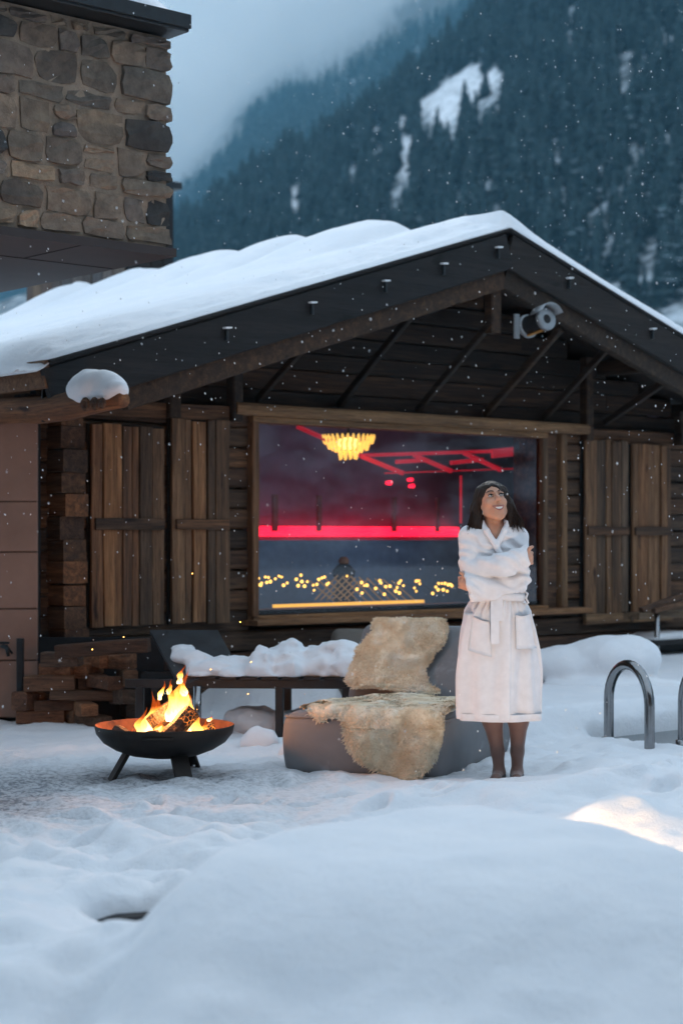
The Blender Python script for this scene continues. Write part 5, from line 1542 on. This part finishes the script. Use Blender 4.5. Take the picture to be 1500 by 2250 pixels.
# torso, hips (inside the robe)
B.cone((-0.05, 0.0, 0.92), (-0.055, 0.0, 1.20), 0.105, 0.10, 0.05)
B.cone((-0.055, 0.0, 1.20), (-0.058, 0.005, 1.33), 0.10, 0.085, 0.05)
B.cone((-0.16, 0.01, 1.365), (0.04, 0.01, 1.365), 0.045, 0.045, 0.05)
B.cone((-0.058, 0.0, 1.36), (-0.066, 0.022, 1.50), 0.056, 0.050, 0.05)   # neck
# legs
for (hx, kx, ax, fx) in ((-0.085, -0.072, -0.030, -0.058), (0.035, 0.078, 0.070, 0.055)):
    B.cone((hx, 0.0, 0.90), (kx, -0.01, 0.46), 0.085, 0.058, 0.03)
    B.cone((kx, -0.01, 0.46), (kx*0.9+ax*0.1, 0.018, 0.34), 0.054, 0.055, 0.03)
    B.cone((kx*0.9+ax*0.1, 0.018, 0.34), (ax*0.8+kx*0.2, 0.022, 0.16), 0.055, 0.036, 0.03)
    B.cone((ax*0.8+kx*0.2, 0.022, 0.16), (ax, 0.02, 0.055), 0.036, 0.031, 0.02)
    B.cone((ax, 0.03, 0.035), (fx, -0.11, 0.024), 0.034, 0.028, 0.03)
    B.cone((fx, -0.11, 0.024), (fx-0.008, -0.15, 0.018), 0.026, 0.018, 0.02)
# arms
EA, WA = (-0.19, -0.065, 1.18), (0.085, -0.165, 1.245)
EB, WB = (0.07, -0.045, 1.12), (-0.215, -0.130, 1.090)
for (s_, e_, w_) in (((-0.185, 0.0, 1.37), EA, WA), ((0.065, 0.0, 1.37), EB, WB)):
    B.cone(s_, e_, 0.045, 0.038, 0.03); B.cone(e_, w_, 0.038, 0.026, 0.02)
# her right hand closing on the other upper arm
B.cone(WA, (0.118, -0.125, 1.245), 0.024, 0.026, 0.015)
B.ell((0.120, -0.118, 1.245), (0.020, 0.030, 0.038), 0.012)
for i, (zz, ln) in enumerate(((1.276, 0.92), (1.257, 1.0), (1.238, 0.95), (1.220, 0.8))):
    a = (0.126, -0.105, zz); b = (0.142, -0.105+0.034*ln, zz-0.004); c_ = (0.140, -0.105+0.062*ln, zz-0.006); d_ = (0.128, -0.105+0.080*ln, zz-0.006)
    B.cone(a, b, 0.0100, 0.0092, 0.004); B.cone(b, c_, 0.0092, 0.0085, 0.004); B.cone(c_, d_, 0.0085, 0.0074, 0.003)
B.cone((0.112, -0.135, 1.275), (0.126, -0.128, 1.300), 0.013, 0.0105, 0.008); B.cone((0.126, -0.128, 1.300), (0.142, -0.108, 1.306), 0.0105, 0.0085, 0.003)
# her left hand on the right elbow
B.cone(WB, (-0.236, -0.115, 1.105), 0.024, 0.026, 0.015)
B.ell((-0.238, -0.110, 1.104), (0.020, 0.030, 0.036), 0.012)
for i, (zz, ln) in enumerate(((1.134, 0.92), (1.116, 1.0), (1.098, 0.95), (1.081, 0.8))):
    a = (-0.240, -0.098, zz); b = (-0.256, -0.098+0.034*ln, zz+0.002); c_ = (-0.256, -0.098+0.060*ln, zz+0.002); d_ = (-0.246, -0.098+0.080*ln, zz+0.002)
    B.cone(a, b, 0.0100, 0.0092, 0.004); B.cone(b, c_, 0.0092, 0.0085, 0.004); B.cone(c_, d_, 0.0085, 0.0074, 0.003)
B.cone((-0.230, -0.128, 1.132), (-0.243, -0.122, 1.154), 0.013, 0.0105, 0.008); B.cone((-0.243, -0.122, 1.154), (-0.256, -0.104, 1.164), 0.0105, 0.0085, 0.003)
# head
B.ell(hp(0, 0.018, 0.032), (0.073, 0.090, 0.083), 0.02, M=HM)
B.ell(hp(0, -0.022, -0.030), (0.062, 0.066, 0.086), 0.025, M=HM)
B.ell(hp(0, -0.060, -0.112), (0.022, 0.022, 0.020), 0.03, M=HM)
for s_ in (-1, 1):
    B.cone(hp(s_*0.052, 0.0, -0.060), hp(s_*0.016, -0.055, -0.104), 0.017, 0.015, 0.03)
    B.ell(hp(s_*0.038, -0.062, -0.030), (0.021, 0.018, 0.019), 0.02, M=HM)              # smiling cheeks
    B.cone(hp(s_*0.012, -0.084, 0.024), hp(s_*0.046, -0.066, 0.022), 0.008, 0.007, 0.012)   # brow
    B.ell(hp(s_*0.031, -0.094, 0.003), (0.017, 0.012, 0.010), 0.010, 'sub', M=HM)       # eye sockets
    B.cone(hp(s_*0.068, 0.008, 0.012), hp(s_*0.066, 0.002, -0.030), 0.010, 0.008, 0.008)    # ears
    B.ell(hp(s_*0.012, -0.101, -0.036), (0.009, 0.011, 0.008), 0.006, M=HM)
    B.ell(hp(s_*0.008, -0.110, -0.044), (0.0042, 0.005, 0.004), 0.002, 'sub', M=HM)  # nostrils
B.cone(hp(0, -0.086, 0.012), hp(0, -0.115, -0.030), 0.0075, 0.0125, 0.010)
B.ell(hp(0, -0.074, -0.076), (0.032, 0.017, 0.018), 0.015, M=HM)
B.ell(hp(0, -0.092, -0.073), (0.030, 0.011, 0.0085), 0.004, 'sub', M=HM)                # open smile
V, F = B.mesh()
V = smooth_mesh(V, F, 1, 0.4)
person = mk('person', V, F, M['skin'], None, True, (WX, WY, WZ))
person.data.materials.append(M['tights'])
fz = V[F].mean(1)
person.data.polygons.foreach_set('material_index', (fz[:, 2] < 0.9).astype(np.int32))
tag(person, 'smiling dark-haired woman in a white bathrobe hugging herself and looking up', 'person')

# face details
M['eye_white'] = plain_mat('eye_white', (0.55, 0.52, 0.50), 0.25, 0, 0.02)
M['iris'] = plain_mat('dark_iris', (0.015, 0.010, 0.008), 0.15, 0, 0.05)
M['lip'] = plain_mat('lip', (0.36, 0.12, 0.10), 0.45, 0, 0.1)
M['teeth'] = plain_mat('teeth', (0.80, 0.76, 0.70), 0.3, 0, 0.03)
M['mouth'] = plain_mat('mouth_inside', (0.05, 0.012, 0.010), 0.7)
def ellmesh(c, r, n=12, m=8):
    V, F = lathe([(max(1e-4, math.sin(math.pi*i/m)), -math.cos(math.pi*i/m)) for i in range(m+1)], n)
    return [hp(c[0]+p[0]*r[0], c[1]+p[1]*r[1], c[2]+p[2]*r[2]) for p in V], F
for s_ in (-1, 1):
    e = mk('eye', *ellmesh((s_*0.031, -0.0775, 0.003), (0.0135, 0.010, 0.0078)), M['eye_white'], person, True)
    mk('iris', *ellmesh((s_*0.031+0.002, -0.0845, 0.0058), (0.0062, 0.0045, 0.0058)), M['iris'], e, True)
    lash = [hp(s_*0.031+dx, -0.088+abs(dx)*0.28, 0.0105-22*dx*dx) for dx in np.linspace(-0.016, 0.016, 9)]
    mk('eyelid', *tube(lash, [0.0014, 0.0022, 0.0026, 0.0028, 0.0028, 0.0028, 0.0026, 0.0022, 0.0014], 6), M['iris'], e, True)
    lash = [hp(s_*0.031+dx, -0.086+abs(dx)*0.25, -0.0045+10*dx*dx) for dx in np.linspace(-0.014, 0.014, 7)]
    mk('lower_lashes', *tube(lash, 0.0013, 6), M['iris'], e, True)
    brow = [hp(s_*(0.012+t*0.038), -0.0935+t*t*0.026, 0.0235+0.008*math.sin(t*2.4)) for t in np.linspace(0, 1, 8)]
    mk('eyebrow', *tube(brow, [0.0022, 0.0032, 0.0034, 0.0032, 0.003, 0.0026, 0.002, 0.001], 6), M['hair'], person, True)
ul = [hp(x, -0.0895+13*x*x, -0.0665+10*x*x) for x in np.linspace(-0.034, 0.034, 11)]
ll2 = [hp(x, -0.0885+12*x*x, -0.0880+27*x*x) for x in np.linspace(-0.034, 0.034, 11)]
mk('upper_lip', *tube(ul, [0.0014, 0.0026, 0.0032, 0.0034, 0.0036, 0.0032, 0.0036, 0.0034, 0.0032, 0.0026, 0.0014], 8), M['lip'], person, True)
mk('lower_lip', *tube(ll2, [0.0014, 0.003, 0.0036, 0.004, 0.0042, 0.0044, 0.0042, 0.004, 0.0036, 0.003, 0.0014], 8), M['lip'], person, True)
Vt, Ft = [], []
xsT = np.linspace(-0.027, 0.027, 11)
for x in xsT:
    for z_ in (-0.0675+10*x*x, -0.0825+17*x*x): Vt.append(hp(x, -0.0885+12*x*x, z_))
for i in range(10): Ft.append([2*i, 2*i+1, 2*i+3, 2*i+2])
mk('teeth', Vt, Ft, M['teeth'], person, True)
for s_ in (-1, 1):
    c = hp(s_*0.069, 0.0, -0.047)
    mk('earring', *tube([(c[0], c[1]-0.004, c[2]), (c[0], c[1]-0.004, c[2]-0.022)], [0.004, 0.002], 6), M['steel'], person, True)

# hair
Hh = Field((-0.30, -0.14, 1.28), (0.17, 0.19, 1.70), 0.005)
Hh.ell(hp(0, 0.024, 0.038), (0.082, 0.099, 0.092), 0.02, M=HM)
Hh.ell((-0.055, 0.075, 1.52), (0.105, 0.055, 0.15), 0.04)
Hh.cone((-0.138, 0.005, 1.61), (-0.160, 0.0, 1.52), 0.026, 0.028, 0.03); Hh.cone((-0.160, 0.0, 1.52), (-0.172, -0.03, 1.42), 0.030, 0.026, 0.03)
Hh.cone((-0.150, -0.01, 1.50), (-0.138, -0.06, 1.415), 0.020, 0.016, 0.03)
Hh.cone((-0.005, 0.010, 1.62), (0.022, 0.015, 1.53), 0.022, 0.026, 0.03); Hh.cone((0.022, 0.015, 1.53), (0.062, 0.0, 1.455), 0.030, 0.026, 0.03)
Hh.cone((0.022, 0.005, 1.52), (0.022, -0.05, 1.43), 0.020, 0.016, 0.03)
Hh.ell(hp(0, -0.080, -0.030), (0.059, 0.075, 0.098), 0.012, 'sub', M=HM)
Hh.cone((-0.058, -0.14, 1.36), (-0.066, -0.06, 1.52), 0.05, 0.056, 0.012, 'sub')
Hh.op(lambda x, y, z: 0.0035*vnoise(x*90, y*90, z*3)+0.002*vnoise(x*220, y*220, z*4), (-0.30,-0.14,1.28), (0.17,0.19,1.70), mode='disp')
V, F = Hh.mesh()
k.b.inputs['Specular IOR Level'].default_value = 0.25
hair = mk('hair', smooth_mesh(V, F, 1), F, M['hair'], person, True)
tag(hair, 'long straight dark brown hair falling to the shoulders')
mb = MB(); rh = random.Random(4)
for i in range(320):
    s_ = -1 if i % 2 else 1
    t = rh.random()
    if s_ < 0: p = [(-0.135-0.02*t, -0.01+0.03*rh.random(), 1.60), (-0.158-0.03*t, 0.0-0.03*rh.random(), 1.52), (-0.180+0.038*rh.uniform(-1, 1), -0.04+0.03*rh.uniform(-1, 1), 1.365+0.06*rh.random())]
    else: p = [(-0.002+0.015*t, 0.0+0.02*rh.random(), 1.60), (0.02+0.03*t, 0.0+0.02*rh.random(), 1.53), (0.030+0.078*rh.random(), -0.04+0.04*rh.uniform(-1, 1), 1.375+0.075*rh.random())]
    q = [Vector(p[0])*(1-a)**2 + Vector(p[1])*2*a*(1-a) + Vector(p[2])*a*a for a in np.linspace(0, 1, 7)]
    mb.add(*tube(q, [0.003, 0.003, 0.003, 0.0028, 0.0024, 0.0018, 0.0008], 4))
for i in range(0):   # loose wisps lying on the robe at the right
    x = 0.015+0.012*i
    q = [Vector((x, -0.04, 1.47)), Vector((x+0.006, -0.085, 1.43)), Vector((x-0.012+0.006*i, -0.118, 1.385-0.006*i))]
    mb.add(*tube(q, [0.003, 0.0025, 0.0008], 4))
st = mb.build('loose_strands', M['hair'], hair, True); tag(st, kind='stuff')

# bathrobe
ZT = np.array([0.350, 0.45, 0.60, 0.73, 0.85, 0.95, 1.03, 1.10, 1.20, 1.30, 1.37, 1.41, 1.45])
XL = np.array([-0.252, -0.256, -0.262, -0.260, -0.246, -0.222, -0.172, -0.195, -0.215, -0.215, -0.200, -0.165, -0.115])
XR = np.array([0.198, 0.196, 0.190, 0.182, 0.166, 0.140, 0.096, 0.098, 0.102, 0.100, 0.085, 0.045, -0.010])
RY = np.array([0.165, 0.165, 0.162, 0.158, 0.150, 0.138, 0.118, 0.122, 0.128, 0.118, 0.098, 0.080, 0.060])
def robe_fn(x, y, z):
    zc = np.clip(z, ZT[0], ZT[-1])
    xl, xr, ry = np.interp(zc, ZT, XL), np.interp(zc, ZT, XR), np.interp(zc, ZT, RY)
    cx, rx = (xl+xr)/2, (xr-xl)/2
    th = np.arctan2(y/ry, (x-cx)/rx)
    low = sstep(1.02, 0.55, z)
    gather = np.exp(-((z-0.985)/0.075)**2)
    fold = low*(0.013*np.cos(th*5+0.7+0.9*np.sin(z*5))+0.009*np.cos(th*9-1.2+1.5*np.sin(z*4))) + gather*0.009*np.cos(th*23+4*np.sin(z*9)) + sstep(1.05, 1.12, z)*0.005*np.cos(th*8+z*22)
    r = ((np.abs((x-cx)/rx))**2.3+(np.abs(y/ry))**2.3)**(1/2.3)
    d = (r-1)*np.minimum(rx, ry) - fold
    edge = -0.028+0.05*(z-0.7)*0.3
    d = d + np.where((y < 0) & (z < 1.03), 0.015*sstep(-0.004, 0.004, x-edge-0.045), 0)
    return np.maximum(np.maximum(d, ZT[0]-z), z-ZT[-1])
RB = Field((-0.38, -0.34, 0.30), (0.30, 0.24, 1.50), 0.0058)
RB.op(robe_fn, (-0.38, -0.34, 0.30), (0.30, 0.24, 1.50), 0.01)
RB.cone((-0.195, 0.0, 1.365), (-0.030, 0.01, 1.41), 0.060, 0.05, 0.04)
RB.cone((-0.085, 0.0, 1.41), (0.062, 0.0, 1.362), 0.05, 0.062, 0.04)
SB_ = [((0.064, 0.0, 1.355), EB, 0.064, 0.064, 0.02), (EB, (-0.09, -0.125, 1.076), 0.060, 0.066, 0.016), ((-0.09, -0.125, 1.076), (-0.245, -0.128, 1.076), 0.066, 0.080, 0.012)]
for (a, b, r1, r2, kk) in SB_: RB.cone(a, b, r1, r2, kk)
# wide cuff of the lower sleeve cut open at an angle
RB.op(lambda x, y, z: (x+0.224) + 0.28*(z-1.09) + 0*y, (-0.38, -0.26, 0.94), (-0.12, -0.0, 1.165), 0.004, 'sub')
SA_ = [((-0.193, 0.0, 1.36), EA, 0.066, 0.068, 0.02), (EA, (-0.03, -0.175, 1.208), 0.068, 0.062, 0.005), ((-0.03, -0.175, 1.208), (0.13, -0.155, 1.250), 0.062, 0.070, 0.005)]
for (a, b, r1, r2, kk) in SA_: RB.cone(a, b, r1, r2, kk)
RB.op(lambda x, y, z: -(x-0.112) - 0.10*(z-1.24) + 0*y, (0.08, -0.30, 1.13), (0.28, -0.085, 1.36), 0.006, 'sub')
# creases on the sleeves
def crease(x, y, z):
    m = sstep(1.0, 1.06, z)
    return m*(0.010*np.sin((z*1.0+x*0.42)*80+5*vnoise(x*9, y*9, z*9))*sstep(0.02, -0.06, y)*(0.5+0.5*vnoise(x*11, y*11, z*11)) + 0.006*fbm(x*13, y*13, z*13, 2))
RB.op(crease, (-0.38, -0.34, 0.30), (0.30, 0.24, 1.50), mode='disp')
# neck opening
RB.op(lambda x, y, z: np.maximum(np.maximum(np.abs(x+0.057)-(z-1.312)*0.46, y+0.0), 1.312-z), (-0.20, -0.30, 1.28), (0.1, 0.02, 1.5), 0.006, 'sub')
RB.cone((-0.060, -0.02, 1.40), (-0.066, 0.01, 1.56), 0.052, 0.066, 0.01, 'sub')
V, F = RB.mesh()
robe = mk('bathrobe', smooth_mesh(V, F, 2), F, M['terry'], person, True)
tag(robe, 'white terry bathrobe')
# shawl collar
CF = Field((-0.22, -0.22, 1.18), (0.10, 0.12, 1.52), 0.005)
for pts in ([(-0.062, 0.072, 1.462), (-0.126, 0.035, 1.455), (-0.132, -0.035, 1.436), (-0.108, -0.088, 1.392), (-0.060, -0.130, 1.312), (-0.030, -0.146, 1.25)],
            [(-0.062, 0.072, 1.462), (0.002, 0.035, 1.455), (0.012, -0.035, 1.438), (-0.010, -0.084, 1.394), (-0.050, -0.118, 1.325)]):
    for a, b in zip(pts[:-1], pts[1:]): CF.cone(a, b, 0.017, 0.017, 0.01)
V, F = CF.mesh()
mk('collar', smooth_mesh(V, F, 2), F, M['terry'], robe, True)
# belt with hanging ends
def waist(th, z, off):
    xl, xr, ry = np.interp(z, ZT, XL), np.interp(z, ZT, XR), np.interp(z, ZT, RY)
    return ((xl+xr)/2 + ((xr-xl)/2+off)*math.cos(th), (ry+off)*math.sin(th))
V, F = [], []
nb = 48
for i in range(nb):
    th = 2*math.pi*i/nb
    for (z_, off) in ((1.010, 0.004), (1.006, 0.013), (1.030, 0.017), (1.054, 0.013), (1.050, 0.004)):
        x, y = waist(th, 1.03, off); V.append((x, y, z_+0.004*math.sin(th*3)))
for i in range(nb):
    q = (i+1) % nb
    for j in range(5): F.append([i*5+j, q*5+j, q*5+(j+1) % 5, i*5+(j+1) % 5])
belt = mk('belt', V, F, M['terry'], person, True)
def strip(pts, w, t, name, parent):
    mbs = MB(); V, F = [], []
    for i, (x, y, z, dx) in enumerate(pts):
        for (a, b) in ((-w/2, -t/2), (w/2, -t/2), (w/2, t/2), (-w/2, t/2)): V.append((x+a, y+b+0.004*math.sin(a*90), z))
    for i in range(len(pts)-1):
        for j in range(4): F.append([i*4+j, i*4+(j+1) % 4, (i+1)*4+(j+1) % 4, (i+1)*4+j])
    n_ = len(pts)-1
    F += [[3,2,1,0], [n_*4+j for j in range(4)]]
    return mk(name, V, F, M['terry'], parent, False)
yf = lambda x, z: float(-np.interp(z, ZT, RY)*max(0.02, 1-abs((x-(np.interp(z, ZT, XL)+np.interp(z, ZT, XR))/2)/((np.interp(z, ZT, XR)-np.interp(z, ZT, XL))/2))**2.3)**(1/2.3))
strip([(-0.070, yf(-0.07, z_)-0.022, z_, 0) for z_ in np.linspace(1.05, 0.775, 8)], 0.046, 0.008, 'belt_end', belt)
strip([(-0.043-0.01*i/6, yf(-0.04, z_)-0.018, z_, 0) for i, z_ in enumerate(np.linspace(1.04, 0.90, 6))], 0.040, 0.008, 'belt_end', belt)
mk('belt_loop', *tube([(0.102, -0.03, 1.06), (0.122, -0.045, 1.045), (0.112, -0.05, 1.02), (0.126, -0.045, 0.995), (0.108, -0.05, 0.985), (0.098, -0.04, 0.99)], 0.0065, 8), M['terry'], belt, True)
def pocket(corners, name='pocket'):
    """patch on the robe front: corners (x, z) top-left, top-right, bottom-right, bottom-left"""
    n_ = 9; Vp = []
    for i in range(n_):
        for j in range(n_):
            a, b = i/(n_-1), j/(n_-1)
            x = (corners[0][0]*(1-a)+corners[1][0]*a)*(1-b)+(corners[3][0]*(1-a)+corners[2][0]*a)*b
            z_ = (corners[0][1]*(1-a)+corners[1][1]*a)*(1-b)+(corners[3][1]*(1-a)+corners[2][1]*a)*b
            sag = 0.016*math.sin(math.pi*a)*(1-b)**2
            Vp.append((x, yf(x, z_)-0.014-0.9*sag+0.006*(a > 0.99 or a < 0.01 or b > 0.99), z_-sag*0.5))
    Fp = grid_faces(n_, n_).tolist(); m_ = n_*n_
    Vb = [(p[0], p[1]+0.016, p[2]) for p in Vp]
    ring = [i*n_ for i in range(n_)] + [(n_-1)*n_+j for j in range(1, n_)] + [i*n_+n_-1 for i in range(n_-2, -1, -1)] + list(range(n_-2, 0, -1))
    for i in range(len(ring)):
        q = (i+1) % len(ring); Fp.append([ring[i], ring[q], ring[q]+m_, ring[i]+m_])
    return mk(name, Vp+Vb, Fp, M['terry'], robe, True)
pocket([(-0.188, 0.925), (-0.098, 0.895), (-0.085, 0.700), (-0.215, 0.735)])
pocket([(0.045, 0.93), (0.135, 0.935), (0.168, 0.745), (0.048, 0.745)])
# hem band
V, F = [], []
for i in range(64):
    th = 2*math.pi*i/64
    xl, xr, ry = XL[0], XR[0], RY[0]
    f_ = 0.010*math.cos(th*5+0.7+0.9*math.sin(0.33*5))+0.006*math.cos(th*9-1.2)
    c_, s_ = math.cos(th), math.sin(th)
    ex = 2/2.3
    X_ = (xl+xr)/2 + ((xr-xl)/2+f_+0.001)*math.copysign(abs(c_)**ex, c_); Y_ = (ry+f_+0.001)*math.copysign(abs(s_)**ex, s_)
    for (z_, o_) in ((0.343, 0.99), (0.347, 1.012), (0.377, 1.014), (0.383, 1.0)):
        V.append(((xl+xr)/2+(X_-(xl+xr)/2)*o_, Y_*o_, z_))
for i in range(64):
    q = (i+1) % 64
    for j in range(3): F.append([i*4+j, q*4+j, q*4+j+1, i*4+j+1])
mk('hem', V, F, M['terry'], robe, True)
# slippers
for (ax, fx) in ((-0.030, -0.058), (0.070, 0.055)):
    S = Field((fx-0.08, -0.20, -0.03), (fx+0.13, 0.10, 0.08), 0.005)
    S.cone((ax, 0.03, 0.030), (fx, -0.11, 0.022), 0.040, 0.034, 0.02); S.cone((fx, -0.11, 0.022), (fx-0.008, -0.155, 0.016), 0.032, 0.024, 0.02)
    S.op(lambda x, y, z: 0.038-0.10*np.clip(-0.06-y, 0, 1)-z+0*x+0*y, (fx-0.08, -0.20, -0.03), (fx+0.13, 0.10, 0.08), 0.004, 'sub')
    V, F = S.mesh(); mk('slipper', smooth_mesh(V, F, 1), F, M['blackmetal'], person, True)
